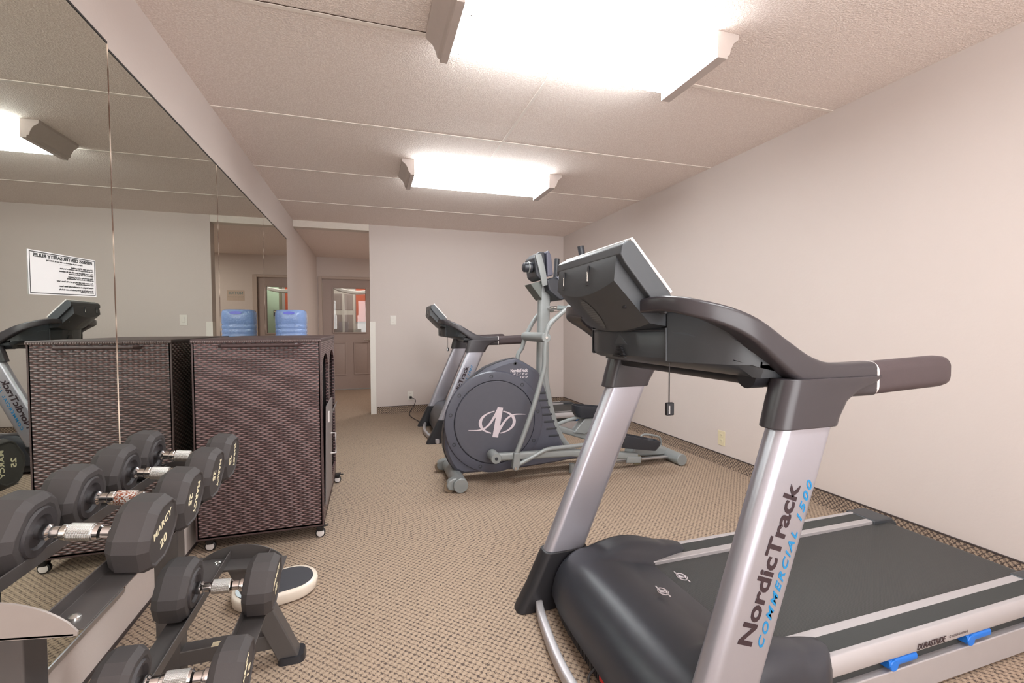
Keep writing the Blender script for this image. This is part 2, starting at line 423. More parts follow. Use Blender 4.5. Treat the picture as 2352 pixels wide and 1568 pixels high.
# place seen through the door's glass
VY = 10.4
struct('wall_vestibule', MB().box(-0.6, 2.2, VY, VY + 0.1, 0, 2.5).box(-0.7, -0.6, YH + .12, VY + .1, 0, 2.5).box(2.2, 2.3, YH + .12, VY + .1, 0, 2.5), M_WALL, smooth=0)
struct('floor_vestibule', MB().box(-0.7, 2.3, YH, VY + .1, -0.1, 0), plain('vestibule_floor', srgb(190, 190, 190), 0.3), smooth=0)
struct('ceiling_vestibule', MB().box(-0.7, 2.3, YH + .12, VY + .1, 2.5, 2.6), M_WALL, smooth=0)
d2 = struct('door_2', MB().box(0.10, 0.58, VY - 0.03, VY, 0, 1.95), plain('white_door', srgb(222, 212, 200), 0.4), bevel=0.004)
for a, c in ((0.15, 0.32), (0.37, 0.54)):
    for q, w_ in ((0.2, 0.85), (0.98, 1.40), (1.5, 1.85)):
        obj('raised_panel', MB().box(a, c, VY - 0.04, VY - 0.02, q, w_), M_DOOR, d2, bevel=0.008)
o = obj('wall_panel', MB().box(0.60, 0.80, VY - 0.03, VY - 0.02, 1.25, 2.2), plain('orange_cloth', srgb(214, 96, 60), 0.7)); tag(o, 'orange red panel seen through the glass of the hall door', 'panel')
gp_ = struct('wall_green', MB().box(0.86, 2.2, 10.05, VY, 0, 2.5), plain('pale_green_paint', srgb(186, 206, 180), 0.6), smooth=0)
kp = thing('keypad', 'small dark keypad on the green wall beyond the hall door', 'keypad', (0.93, 10.05, 1.42))
obj('housing', MB().box(.90, .96, 10.03, 10.05, 1.36, 1.48), M_BLACK, kp, bevel=.004); obj('display', MB().box(.91, .95, 10.027, 10.031, 1.43, 1.46), M_LABEL, kp)
sw = MB().sweep(curve([(0.05, 9.6, 2.02), (0.3, 9.6, 1.88), (0.65, 9.6, 1.82), (1.0, 9.6, 1.88), (1.2, 9.6, 2.02)], 6), [(-.12, -.03), (.12, -.03), (.12, .03), (-.12, .03)])
o = obj('fabric_swag', sw, M_WHITE, bevel=0.01); tag(o, 'white curved swag hanging beyond the hall door glass', 'curtain')
area('vestibule_light', (0.8, 9.5, 2.45), (0, 0, 0), 0.8, 0.8, VEST_POWER, (1, 0.97, 0.92))
area('hall_light', (1.9, 7.4, 2.35), (0, 0, 0), 0.4, 0.4, HALL_POWER, (1, 0.93, 0.86))

# ------------------------------------------------------------------ mirrors
MZ0, MZ1 = 0.19, 2.115
MOFF = [.018, .018, 0, 0, 0]      # the two nearest panels sit on thicker clips
seams = [-0.54, 0.70, 1.945, 3.182, 4.422, 5.60]
lab = ['', 'large mirror panel nearest the camera, behind the upper row of dumbbells, carrying the modelled notice reflection',
       'mirror panel beside the brown wicker towel cart, second from the camera',
       'mirror panel third from the camera, reflecting the hall opening and a blue water jug', 'mirror panel farthest from the camera, next to the hall opening']
MOFF = [.018, .018, 0, 0, 0]      # the nearest panel sits on thicker clips
for i in range(1, 5):
    a, c = seams[i] + 0.002, seams[i + 1] - 0.002
    mt = thing('wall_mirror', lab[i], 'mirror', (0, (a + c) / 2, MZ0), 'mirror panels along the left wall')
    o_ = MOFF[i]
    obj('mirror_glass', MB().box(0.0005, 0.005 + o_, a, c, MZ0, MZ1), M_MIRROR, mt, smooth=0)
    obj('edge_channel', MB().box(0.0, 0.008 + o_, a, c, MZ0 - 0.012, MZ0 + 0.004), M_ALU, mt, bevel=0.001)
    obj('top_edge', MB().box(0.0, 0.007 + o_, a, c, MZ1, MZ1 + 0.007), M_BLKEDGE, mt)
    if i < 4: obj('seam_strip', MB().sweep([(0.0053 + o_, c + 0.002 + (random.uniform(-.0015, .0015)), MZ0 + q * (MZ1 - MZ0) / 14) for q in range(15)], [(-.0015, -.0012), (.0015, -.0012), (.0015, .0012), (-.0015, .0012)], up=(1, 0, 0)), M_MEDGE, mt)
# reflection of the safety notice, modelled as a reversed sheet on the mirror
sh = thing('notice_reflection', 'white notice sheet of fitness center safety rules with a black border, stuck on the mirror', 'sign', (0.0242, 1.674, 1.225))
SY0, SY1, SZ0, SZ1 = 1.520, 1.828, 1.226, 1.345
def onm(t, s): return Vector((0.018, SY0 + (SY1 - SY0) * t, SZ0 + (SZ1 - SZ0) * s + (t - .5) * 0.012))
pl = MB(); q = [onm(0, 0), onm(1, 0), onm(1, 1), onm(0, 1)]
pl.loft([[v + Vector((0.0055, 0, 0)) for v in q], [v + Vector((0.0062, 0, 0)) for v in q]])
obj('sheet', pl, M_PAPER, sh, smooth=0)
bd = MB()
for (a, c, e, g) in ((0.015, 0.985, .025, .045), (0.015, 0.985, .955, .975), (0.015, 0.023, .045, .955), (0.977, 0.985, .045, .955)):
    q = [onm(a, e), onm(c, e), onm(c, g), onm(a, g)]
    bd.loft([[v + Vector((0.0060, 0, 0)) for v in q], [v + Vector((0.0066, 0, 0)) for v in q]])
obj('border', bd, M_INK, sh, smooth=0)
lines = [('FITNESS CENTER SAFETY RULES', .86, .0125, .0006), ('All persons using the equipment do so at their own risk. GUESTS Only', .79, .0058, .0001), ('________________________', .755, .005, 0),
         ('- No food or drinks. NO glass containers', .69, .0055, .0002), ('Clean all exercise equipment after completion of use please', .645, .0055, .0001),
         ('- Wear proper clothing and shoes while using the equipment', .575, .0055, .0002), ('equipment carefully and read the instructions', .53, .0055, .0001),
         ('- Please report broken or damaged equipment', .455, .0055, .0001), ('and machines to the front desk staff immediately', .41, .0055, .0001),
         ('- Please respect others while using any part of the Fitness Center', .33, .0055, .0001), ('return used towels to the basket', .285, .0055, .0001),
         ('- Personal belongings are not permitted in the Fitness Center', .21, .0055, .0002), ('- No one under the age of 18 is permitted to enter this facility', .13, .0055, .0001), ('without adult supervision', .085, .0055, .0001)]
for i, (tx, s_, sz, bo) in enumerate(lines):
    if i > 2: sz *= 1.25
    me = text_mesh(tx, sz, bo, align='CENTER' if i < 3 else 'LEFT', depth=0.0003)
    p0 = onm(0.5 if i < 3 else 0.955, s_) + Vector((0.0066, 0, 0))
    d = -(onm(1, s_) - onm(0, s_))
    place_text('printed_line', me, p0, d, (0, 0, 1), M_INK, sh, length=(0.27 if i == 0 else None))

# ------------------------------------------------------------------ ceiling fixtures
def fixture(cy, label):
    x0, x1 = 1.135, 2.485; y0_, y1_ = cy - 0.225, cy + 0.225
    t = thing('ceiling_light', label, 'ceiling light', (1.81, cy, H), 'fluorescent ceiling lights')
    # wrap-around diffuser
    pr = [(cy - .195, H - .002), (cy - .19, H - .06), (cy - .165, H - .102), (cy + .165, H - .102), (cy + .19, H - .06), (cy + .195, H - .002)]
    obj('diffuser', MB().prism_x(pr, 1.225, 2.375), M_LAMP, t, bevel=0.01)
    for sgn, xe, xi in ((-1, x0, 1.232), (1, x1, 2.368)):
        # crown-moulded end frame: profile in x-z, run along y
        pf = [(xi, H), (xe, H), (xe, H - .018), (xe - sgn * .006, H - .026), (xe - sgn * .03, H - .045), (xe - sgn * .045, H - .075), (xe - sgn * .05, H - .098), (xe - sgn * .062, H - .104), (xe - sgn * .064, H - .118), (xi, H - .118)]
        ec = MB().prism_y(pf, y0_ + 0.02, y1_ - 0.02)
        obj('end_frame', ec, M_FIXT, t, bevel=0.002)
    for x in (1.27, 2.33):
        for y in (cy - .13, cy + .13):
            obj('screw', MB().lathe([(0, .004), (-.004, .004), (-.006, .001)], (x, y, H - .105), 'z', 12), M_BOLT, t)
    return t
fixture(1.875, 'large glowing fluorescent ceiling light nearest the camera, above the near treadmill')
fixture(3.845, 'glowing fluorescent ceiling light farther down the room, nearer the far wall')
fixture(-0.10, 'unseen glowing fluorescent ceiling light added behind the camera for brightness')  # unseen fixture added to raise the room's brightness

# ------------------------------------------------------------------ wall plates
def plate(name, label, cat, c, axis, mat, kind):
    t = thing(name, label, cat, c)
    x, y, z = c; w, h = 0.038, 0.06
    def bx(a, b_, c0, c1, d):  # along wall half extents
        if axis == 'y': return (x - a, x + b_, y - d[1], y - d[0], z + c0, z + c1)
        return (x - d[1], x - d[0], y - a, y + b_, z + c0, z + c1)
    obj('cover_plate', MB().box(*bx(w, w, -h, h, (0, .006))), mat, t, bevel=0.003)
    if kind == 'switch': obj('rocker', MB().box(*bx(.016, .016, -.033, .033, (.005, .011))), mat, t, bevel=0.003)
    else:
        for dz in (-.022, .022):
            s = obj('socket', MB().box(*bx(.017, .017, dz - .015, dz + .015, (.005, .009))), mat, t, bevel=0.004)
            for dx in (-.006, .006): obj('slot', MB().box(*bx(-dx + .001, dx + .001, dz - .002, dz + .007, (.0088, .0095))), M_BLACK, s)
    return t
plate('light_switch', 'ivory rocker light switch on the far wall', 'light switch', (1.172, D, 1.22), 'y', M_WHITE, 'switch')
plate('power_outlet', 'ivory power outlet on the right wall above the carpet base', 'outlet', (W, 2.953, 0.221), 'x', M_IVORY, 'outlet')
plate('power_outlet', 'white power outlet on the far wall with a cord plugged in', 'outlet', (1.384, D, 0.221), 'y', M_WHITE, 'outlet')
nt = thing('hall_notice', 'small paper notice on the hall end wall, right of the door', 'sign', (1.27, YH, 1.67))
obj('sheet', MB().box(1.14, 1.40, YH - .002, YH - .0005, 1.585, 1.755), plain('notice_paper', srgb(190, 172, 158), 0.7), nt)
place_text('printed_line', text_mesh('NOTICE', 0.06, .001, align='CENTER', depth=.0004), (1.27, YH - .0024, 1.69), (1, 0, 0), (0, 0, 1), M_INKB, nt)
place_text('printed_line', text_mesh('Please keep this door closed', 0.02, align='CENTER', depth=.0004), (1.27, YH - .0024, 1.64), (1, 0, 0), (0, 0, 1), M_INKB, nt)

# ================================================================== TREADMILL
def rr_poly(cx, cy, w, h, r, n=4): return [(cx + a, cy + b_) for a, b_ in rrect(w, h, r, n)]
def treadmill(label, nb=1.60, hz=1.0, lead=None):
    YC = 1.26
    t = thing('treadmill', label, 'treadmill', (2.4, YC, 0), 'treadmills of the same kind')
    # --- uprights (near one leans a little less than the far one)
    def upr(yc, cxb, cxt, zt=0.95, zb=0.12):
        m = MB(); secs = []
        for q in range(9):
            z = zb + (zt - zb) * q / 8; cx = cxb + (cxt - cxb) * z / 0.89
            secs.append([(a, b_, z) for a, b_ in rr_poly(cx, yc, 0.176, 0.066, 0.030, 6)])
        return m.loft(secs)
    NY, FY = 0.863, 1.677
    nt_, fb, ft = 1.915, 1.53, 1.918
    un = obj('upright', upr(NY, nb, nt_), M_SILVER, t, label='silver upright with dark and blue lettering')
    uf = obj('upright', upr(FY, fb, ft), M_SILVER, t)
    # lettering on the camera side of the near upright
    du = Vector((0.142, 0, 0.361)).normalized(); dv = Vector((-du.z, 0, du.x))
    yt = NY - 0.0335
    place_text('lettering', text_mesh('NordicTrack', 0.060, 0.0017, spacing=0.98), Vector((1.733 + (nb - 1.60) * .6, yt, 0.364)), du, dv, M_TXT, un, length=0.400)
    t0 = Vector((1.768 + (nb - 1.60) * .6, yt, 0.352))
    place_text('lettering', text_mesh('COMMERCIAL', 0.0270, 0.0006, shear=0.35, spacing=1.3), t0, du, dv, M_TXTB, un, length=0.288, label='blue slanted lettering')
    place_text('lettering', text_mesh('1500', 0.0270, 0.0006, shear=0.35, spacing=1.3), t0 + du * .312, du, dv, M_TXTB, un, length=0.103, label='blue slanted numerals')
    # boots
    for yc, cb in ((NY, nb), (FY, fb)):
        m = MB(); k_ = (1.918 - cb) / 0.89
        secs = []
        for z, dx, w in ((0.0, -0.025, .175), (0.03, -0.022, .178), (0.10, -.006, .190), (0.20, 0.0, .194), (0.228, 0.0, .190)):
            secs.append([(a, b_, z) for a, b_ in rr_poly(cb + k_ * z + dx, yc, w, 0.082, 0.028, 5)])
        obj('foot_boot', m.loft(secs), M_BLACK, t, bevel=0.004)
    # curved front base bar
    obj('base_bar', MB().sweep(curve([(1.525, 0.80, .028), (1.485, .95, .028), (1.455, YC, .028), (1.485, 1.55, .028), (1.525, 1.70, .028)], 8), rrect(.030, .042, .008)), M_SILVER2, t)
    # --- deck
    x0, x1 = 1.70, 3.28
    for s in (-1, 1):
        yy = lambda d: YC + s * d
        def rail(prof, a, b_, name, mat, **kw):
            m = MB().loft([[(a, yy(d), z) for d, z in prof], [(b_, yy(d), z) for d, z in prof]]); return obj(name, m, mat, t, **kw)
        r1 = rail([(.335, .148), (.361, .148), (.365, .160), (.363, .185), (.352, .203), (.335, .203)], x0, 3.17, 'side_rail', M_SILVER2, bevel=.004)
        rail([(.275, .17), (.336, .17), (.336, .199), (.275, .199)], x0, 3.17, 'foot_strip', M_DGREY)
        rail([(.243, .165), (.276, .165), (.276, .199), (.243, .199)], x0, 3.17, 'rail_trim', M_SILVER2, bevel=.003)
        obj('side_frame', MB().loft([[(a, yy(d), z) for d, z in [(.29, .012), (.350, .012), (.354, .104), (.29, .104)]] for a in (1.9, 3.24)]), M_SILVER2, t, bevel=.004)
        obj('frame_gap', MB().loft([[(a, yy(d), z) for d, z in [(.25, .09), (.335, .09), (.335, .17), (.25, .17)]] for a in (1.75, 3.22)]), M_DGREY, t)
        for a in (1.97, 2.32, 2.67, 3.02):
            c = MB().sweep([(a, yy(.345), .134), (a + .12, yy(.345), .134)], rrect(.034, .026, .010)); c.lathe([(-.019, .015), (-.017, .017), (.017, .017), (.019, .015)], (a + .02, yy(.345), .128), 'y', 14)
            obj('blue_cushion', c, M_BLUE, t)
        # end cap
        pr = [(3.15, .17), (3.15, .204), (3.27, .202), (3.305, .175), (3.305, .06), (3.2, .05)]
        obj('rear_end_cap', MB().prism_y(pr, min(yy(.235), yy(.372)), max(yy(.235), yy(.372))), M_CHAR, t, bevel=.008)
        obj('rear_foot', MB().lathe([(0.0, .025), (.05, .02)], (3.15, yy(.30), 0), 'z', 16), M_BLACK, t)
        if s == -1:
            place_text('lettering', text_mesh('DURASTRIDE', 0.024, .0004, shear=.4), (2.43, yy(.3662), .158), (1, 0, 0), (0, 0, 1), M_TXT, r1, length=.13)
            place_text('lettering', text_mesh('C U S H I O N I N G', 0.010, 0, shear=.3), (2.575, yy(.3662), .164), (1, 0, 0), (0, 0, 1), M_TXT, r1)
    bt = []
    for i in range(10):
        a = -PI / 2 + PI * i / 9; bt.append((3.235 + .045 * math.cos(a), .140 + .045 * math.sin(a)))
    bp = [(1.75, .095)] + bt + [(1.75, .185)]
    belt = obj('walking_belt', MB().prism_y(bp, YC - .245, YC + .245), M_BELT, t)
    # --- motor hood: one grid surface
    def hood():
        m = MB(); NU, NV = 48, 40; g = []
        for i in range(NU + 1):
            u = -1 + 2 * i / NU; au = abs(u); y = YC + u * .392
            xf = 1.528 + .035 * au ** 4 + (.02 if au > .97 else 0)
            wing = max(0, min(1, (au - .60) / .14)); wing = wing * wing * (3 - 2 * wing)
            xe = 1.93 + .20 * wing - (.0 if au < .85 else (au - .85) * .5)
            side = max(0, (au - .90) / .10); drop = .055 * side ** 2
            row = []
            for j in range(NV + 1):
                v = j / NV
                if v < .35:
                    w = v / .35; a = w * PI / 2
                    x = xf + .135 * (1 - math.cos(a)) + .01 * w; z = .075 + (.243 - .075) * math.sin(a) ** .9
                else:
                    w = (v - .35) / .65; xa = xf + .145; x = xa + (xe - xa) * w
                    zc = .243 + .006 * math.sin(PI * min(1, w * 1.6)) - .048 * w ** 1.6
                    zw = .243 + .026 * math.sin(PI * min(1, w * 1.3)) - .03 * w ** 4
                    if w > .97: zw -= .03
                    z = zc * (1 - wing) + zw * wing
                row.append((x, y, .075 + (z - drop - .075) * hz if z - drop > .075 else z - drop))
            g.append(row)
        vs = [p for r in g for p in r]; fs = []
        n = NV + 1
        for i in range(NU):
            for j in range(NV): fs.append((i * n + j, (i + 1) * n + j, (i + 1) * n + j + 1, i * n + j + 1))
        # sides and back closing skirts
        base = len(vs)
        edge = [i for i in range(n)]; edge2 = [NU * n + j for j in range(n)]
        for e in (edge, edge2):
            for idx in e:
                x, y, z = vs[idx]; vs.append((x, y, min(z, .075) if idx in (e[0],) else .075 if z > .075 else z))
        for q, e in enumerate((edge, edge2)):
            for j in range(NV):
                a, c = e[j], e[j + 1]; d_, f_2 = base + q * n + j, base + q * n + j + 1; fs.append((a, c, f_2, d_))
        bk = len(vs)
        for i in range(NU + 1):
            x, y, z = g[i][NV]; vs.append((x - .004, y, min(z - .01, .15)))
        for i in range(NU): fs.append((i * n + NV, (i + 1) * n + NV, bk + i + 1, bk + i))
        m.add(vs, fs); return m
    hd = obj('motor_hood', hood(), M_HOOD, t, smooth=50)
    # vented skirt under the hood front
    sk = MB(); NU = 70
    for i in range(NU):
        u = -1 + 2 * (i + .5) / NU; y = YC + u * .385; xf = 1.545 + .035 * abs(u) ** 4
        sk.box(xf, xf + .02, y - .0032, y + .0032, .022, .085)
    obj('vent_slats', sk, M_BLACK, hd, smooth=0)
    obj('belly_pan', MB().box(1.575, 1.95, YC - .37, YC + .37, .02, .085), M_BLACK, t, bevel=.006)
    def badge(cx, cy, z, L, nm, par):
        m = MB(); 
        ring = [(cx + L * .30 * math.cos(a), cy + L * .42 * math.sin(a), z) for a in [2 * PI * q / 28 for q in range(28)]]
        ring.append(ring[0]); m.sweep(ring, [(-.0022, -.0006), (.0022, -.0006), (.0022, .0006), (-.0022, .0006)])
        m.sweep(curve([(cx - .1 * L, cy + .72 * L, z), (cx - .12 * L, cy + .3 * L, z), (cx + .06 * L, cy, z), (cx + .12 * L, cy - .3 * L, z), (cx + .1 * L, cy - .72 * L, z)], 6), [(-.0022, -.0006), (.0022, -.0006), (.0022, .0006), (-.0022, .0006)])
        m.sweep([(cx - .30 * L, cy + .1 * L, z), (cx + .30 * L, cy - .1 * L, z)], [(-.006, -.0006), (.006, -.0006), (.006, .0006), (-.006, .0006)])
        return obj(nm, m, M_TXTW, par)
    badge(1.99, 1.40, .1865, .055, 'emblem', belt)
    badge(1.80, 1.255, .2475, .048, 'emblem', hd)
    # power switch and its cord
    obj('power_switch', MB().box(1.532, 1.546, 1.175, 1.20, .052, .074), M_RED, t, bevel=.003)
    ld = lead or [(1.545, 1.24, .06), (1.515, 1.235, .03), (1.515, 1.16, .008), (1.45, .95, .006), (1.30, .72, .006)]
    pc = MB().tube(curve(ld, 8), .0045, 8)
    if lead: e = Vector(ld[-1]); pc.box(e.x - .014, e.x + .014, e.y, e.y + .031, e.z - .014, e.z + .014)
    obj('power_lead', pc, M_WIRE, t)
    # --- sleeves at the top of the uprights
    for yc, cb in ((NY, nt_), (FY, ft)):
        m = MB(); secs = []
        for z, xa, xb in ((.878, 1.806, 2.012), (.90, 1.812, 2.020), (.94, 1.822, 2.045), (.965, 1.830, 2.085), (.985, 1.835, 2.15), (1.0, 1.84, 2.17)):
            secs.append([(a, b_, z) for a, b_ in rr_poly((xa + xb) / 2, yc, xb - xa, .084, .036, 6)])
        obj('upright_sleeve', m.loft(secs), M_CHARG, t, bevel=.003)
    # --- arms and grips
    for s in (-1, 1):
        P = [(1.600, .140, 1.176, .036), (1.610, .262, 1.188, .038), (1.645, .345, 1.172, .044), (1.73, .388, 1.134, .052), (1.83, .395, 1.068, .064), (1.91, .398, 1.018, .075), (2.0, .398, .992, .086), (2.14, .398, .990, .090)]
        cs = curve([(a, YC + s * b_, c) for a, b_, c, _ in P], 5)
        hs = []
        for i in range(len(P) - 1):
            for q in range(5): hs.append(P[i][3] + (P[i + 1][3] - P[i][3]) * q / 5)
        hs.append(P[-1][3])
        m = MB(); secs = []
        for i, p in enumerate(cs):
            a = cs[max(i - 1, 0)]; b_ = cs[min(i + 1, len(cs) - 1)]; tt = (b_ - a).normalized()
            sd = tt.cross(Vector((0, 0, 1))).normalized(); uu = sd.cross(tt).normalized()
            secs.append([p + sd * q[0] + uu * q[1] for q in rrect(.062, hs[i], hs[i] * .19, 4)])
        obj('side_arm', m.loft(secs), M_CHARG, t)
        y = YC + s * .398
        gsec = rrect(.060, .088, .026, 6)
        obj('hand_grip', MB().sweep([(2.146, y, .990), (2.30, y, .996), (2.41, y, 1.0), (2.434, y, 1.001), (2.446, y, 1.001)], gsec, scales=[1, 1, 1, .93, .75]), M_GRIP, t)
        obj('grip_seam', MB().sweep([(2.139, y, .990), (2.147, y, .990)], rrect(.064, .092, .027, 6)), M_WHITEP if s < 0 else M_GRIP, t)
    # --- centre body / shell between the arms
    def fx(d):      # front x of the shell against |y-YC|
        pts = [(0, 1.612), (.12, 1.622), (.21, 1.655), (.30, 1.70), (.36, 1.742), (.385, 1.80), (.402, 1.87)]
        for (a, b_), (c, e) in zip(pts, pts[1:]):
            if d <= c: return b_ + (e - b_) * (d - a) / (c - a)
        return pts[-1][1]
    m = MB(); secs = []
    for i in range(31):
        d = -.385 + .77 * i / 30; ad = abs(d); x = fx(ad); zt = 1.125 - max(0, ad - .27) * .75
        secs.append([(x + .012, YC + d, 1.03), (x, YC + d, 1.042), (x - .002, YC + d, zt - .012), (x + .008, YC + d, zt), (x + .06, YC + d, zt), (x + .12, YC + d, 1.032), (1.92, YC + d, 1.0), (1.80, YC + d, 1.0)])
    cb_ = obj('console_crossbeam', m.loft(secs), M_CHAR, t, smooth=40)
    m = MB(); secs = []
    for i in range(21):
        d = -.23 + .46 * i / 20; x = fx(abs(d)) + .022
        secs.append([(x, YC + d, 1.11), (x + .004, YC + d, 1.195), (1.715, YC + d, 1.165), (1.74, YC + d, 1.10)])
    obj('console_neck', m.loft(secs), M_CHAR, t, smooth=40)
    for s in (-1, 1):
        m = MB(); secs = []
        for i in range(10):
            d = .212 + .188 * i / 9; x = fx(d) - .003; zt = max(1.046, 1.178 - (d - .212) * .30 - max(0, d - .32) * .95)
            secs.append([(x, YC + s * d, 1.033), (x + .002, YC + s * d, zt), (x + .07, YC + s * d, zt), (x + .07, YC + s * d, 1.033)])
        obj('wing_panel', m.loft(secs), M_CHAR, t, smooth=40)
        d = .212; obj('ridge', MB().sweep([(fx(d) - .004, YC + s * d, 1.035), (fx(d) - .005, YC + s * d, 1.125)], rrect(.006, .006, .002)), M_CHAR, cb_)
    # brow line and pointed vent on the crossbeam
    ln = [(fx(abs(d)) - .004, YC + d, 1.118) for d in [(-.21 + .42 * i / 20) for i in range(21)]]
    obj('brow_line', MB().sweep(ln, rrect(.005, .004, .001)), M_BLACK, cb_)
    vt = MB()
    for q in range(9):
        z = 1.036 + q * .004; w = .036 - q * .0033; vt.box(fx(0) - .006, fx(0) + .002, YC - w - .04, YC + w - .04, z, z + .0022)
    obj('louvre', vt, M_BLACK, cb_)
    tri = [(-.075, 1.075), (-.01, 1.075), (-.036, 1.108)]
    tr_ = MB().loft([[(fx(abs(a)) - .003, YC + a, z) for a, z in tri], [(fx(abs(a)) + .01, YC + a, z) for a, z in tri]])
    obj('louvre_hood', tr_, M_SLAB, cb_, bevel=.002)
    obj('cross_tube', MB().tube([(1.885, NY + .03, .985), (1.885, FY - .03, .985)], .018), M_BLACK, t)
    obj('tube_cap', MB().lathe([(0, .030), (.05, .030), (.06, .02)], (1.80, YC - .34, 1.0), 'x', 18), M_BLACK, t)
    # --- console housing, lofted across y
    YK = 1.240; hw = .187
    m = MB(); secs = []
    for i in range(17):
        q = -1 + 2 * i / 16; bl = (1 - q * q); y = YK + q * hw
        secs.append([(1.512, y, 1.340), (1.500, y, 1.318), (1.493 - .004 * bl, y, 1.250 - .030 * bl), (1.603 - .006 * bl, y, 1.138 - .024 * bl), (1.655, y, 1.13 - .02 * bl), (1.675, y, 1.16), (1.63, y, 1.215)])
    hs_ = obj('console_housing', m.loft(secs), M_CHAR, t, smooth=25)
    slab = [(1.499, 1.316), (1.504, 1.342), (1.522, 1.354), (1.538, 1.351), (1.655, 1.214), (1.668, 1.190), (1.640, 1.160), (1.612, 1.180), (1.513, 1.294)]
    obj('display_frame', MB().prism_y(slab, YK - hw - .022, YK + hw + .022), M_SLAB, t, bevel=.004)
    dn = Vector((.76, 0, .65))
    fac = MB()
    pA, pB = Vector((1.530, 0, 1.357)), Vector((1.655, 0, 1.2175))
    q = [pA + Vector((0, YK - hw - .019, 0)), pB + Vector((0, YK - hw - .019, 0)), pB + Vector((0, YK + hw + .019, 0)), pA + Vector((0, YK + hw + .019, 0))]
    fac.loft([[v for v in q], [v + dn * .009 for v in q]])
    fp = obj('display_face', fac, M_WHITEP, t, bevel=.002)
    a_, b2 = pA.lerp(pB, .1), pA.lerp(pB, .62)
    q = [a_ + Vector((0, YK - .15, 0)), b2 + Vector((0, YK - .15, 0)), b2 + Vector((0, YK + .15, 0)), a_ + Vector((0, YK + .15, 0))]
    obj('screen', MB().loft([[v + dn * .0085 for v in q], [v + dn * .0102 for v in q]]), M_BLACK, fp)
    # slots and screws in the back of the housing
    for y in (YK + .135, YK - .035):
        m = MB().sweep(curve([(1.4985, y, 1.308), (1.4965, y + .002, 1.29), (1.4935, y, 1.262), (1.4925, y - .001, 1.25)], 5), rrect(.010, .006, .002), scales=None)
        obj('slot', m, M_BLACK, hs_)
        obj('slot_clip', MB().sweep([(1.4945, y + .003, 1.290), (1.492, y - .002, 1.262)], rrect(.0035, .004, .001)), M_BOLT, hs_)
    # speaker oval on the underside of the housing
    m = MB()
    def surf(sl, q):        # point on the curved underside of the housing
        bl = 1 - q * q; a = Vector((1.493 - .004 * bl, 0, 1.250 - .030 * bl)); b_ = Vector((1.603 - .006 * bl, 0, 1.138 - .024 * bl))
        p = a.lerp(b_, sl); nn = (b_ - a).normalized(); p += Vector((nn.z, 0, -nn.x)) * .0012; p.y = YK + q * hw; return p
    vs = [surf(.5, .12)]; NR, NA = 5, 32
    for r in range(1, NR + 1):
        for i in range(NA):
            a = 2 * PI * i / NA; vs.append(surf(.5 + .40 * r / NR * math.cos(a), .12 + .17 * r / NR * math.sin(a) + .05 * r / NR * math.cos(a)))
    fs = [(0, 1 + i, 1 + (i + 1) % NA) for i in range(NA)]
    for r in range(NR - 1):
        for i in range(NA): j_ = (i + 1) % NA; fs.append((1 + r * NA + i, 1 + (r + 1) * NA + i, 1 + (r + 1) * NA + j_, 1 + r * NA + j_))
    obj('speaker_grille', m.add(vs, fs), M_MESH, hs_)
    for y, z, x in ((YK - .15, 1.185, 1.552),):
        obj('screw', MB().lathe([(-.004, .007), (.004, .007)], (x - .004, y, z), 'x', 14), M_BLACK, hs_)
    obj('screw', MB().lathe([(-.004, .005), (.004, .005)], (1.515, YK - hw - .002, 1.30), 'y', 12), M_BOLT, hs_)
    # safety key on its cord
    kx, ky = 1.672, 1.06
    ck = obj('safety_cord', MB().tube([(kx, ky, 1.035), (kx, ky, .955), (kx, ky, .918)], .0018, 8), M_WIRE, t)
    kc = obj('safety_clip', MB().box(kx - .012, kx + .012, ky - .008, ky + .004, .882, .918), M_BLACK, ck, bevel=.003)
    obj('clip_plate', MB().box(kx - .008, kx - .003, ky - .0095, ky - .007, .888, .910), M_BOLT, kc)
    return t
tm = treadmill('large near treadmill with silver uprights, in the right foreground')
tm2 = treadmill('far treadmill by the far wall, partly behind the elliptical machine', 1.53, 1.25,
    [(a + .035, b_ - 3.52, c) for a, b_, c in ((1.495, 5.10, .06), (1.44, 5.26, .02), (1.42, 5.45, .006), (1.36, 5.75, .006), (1.36, 5.95, .02), (1.42, 6.03, .09), (1.44, 6.02, .17), (1.384, 6.048, .2))]); tm2.location = tm2.location + Vector((-.035, 3.52, 0))

# ================================================================== ELLIPTICAL
el = thing('elliptical_trainer', 'grey elliptical cross trainer with round dark shroud and moving handles, between the two treadmills', 'elliptical trainer', (2.2, 3.26, 0))
sp = [(1.923, .891), (1.86, .882), (1.782, .86), (1.70, .828), (1.625, .779), (1.555, .72), (1.497, .65), (1.445, .565), (1.408, .469), (1.385, .40), (1.376, .331), (1.378, .26), (1.391, .206), (1.415, .15), (1.446, .105), (1.50, .075), (1.7, .070), (1.886, .070), (2.2, .085), (2.42, .105), (2.36, .145), (2.309, .19), (2.25, .31), (2.2, .433), (2.170, .53), (2.147, .635), (2.12, .73), (2.08, .80), (2.0, .85)]
cxs, czs = 1.80, .42
def ins(k): return [(cxs + (x - cxs) * (1 - k), czs + (z - czs) * (1 - k)) for x, z in sp]
m = MB().loft([[(x, 3.158, z) for x, z in ins(.045)], [(x, 3.172, z) for x, z in ins(.008)], [(x, 3.20, z) for x, z in sp], [(x, 3.32, z) for x, z in sp], [(x, 3.348, z) for x, z in ins(.008)], [(x, 3.362, z) for x, z in ins(.045)]])
shd = obj('shroud', m, M_ESHROUD, el, smooth=30)
obj('shroud_rim', MB().loft([[(x, 3.235, z) for x, z in ins(-.012)], [(x, 3.285, z) for x, z in ins(-.012)]]), M_EBLK, el)
DC = (1.742, .437)
ringp = [(3.158, .372), (3.146, .366), (3.143, .352), (3.143, .306), (3.150, .303)]
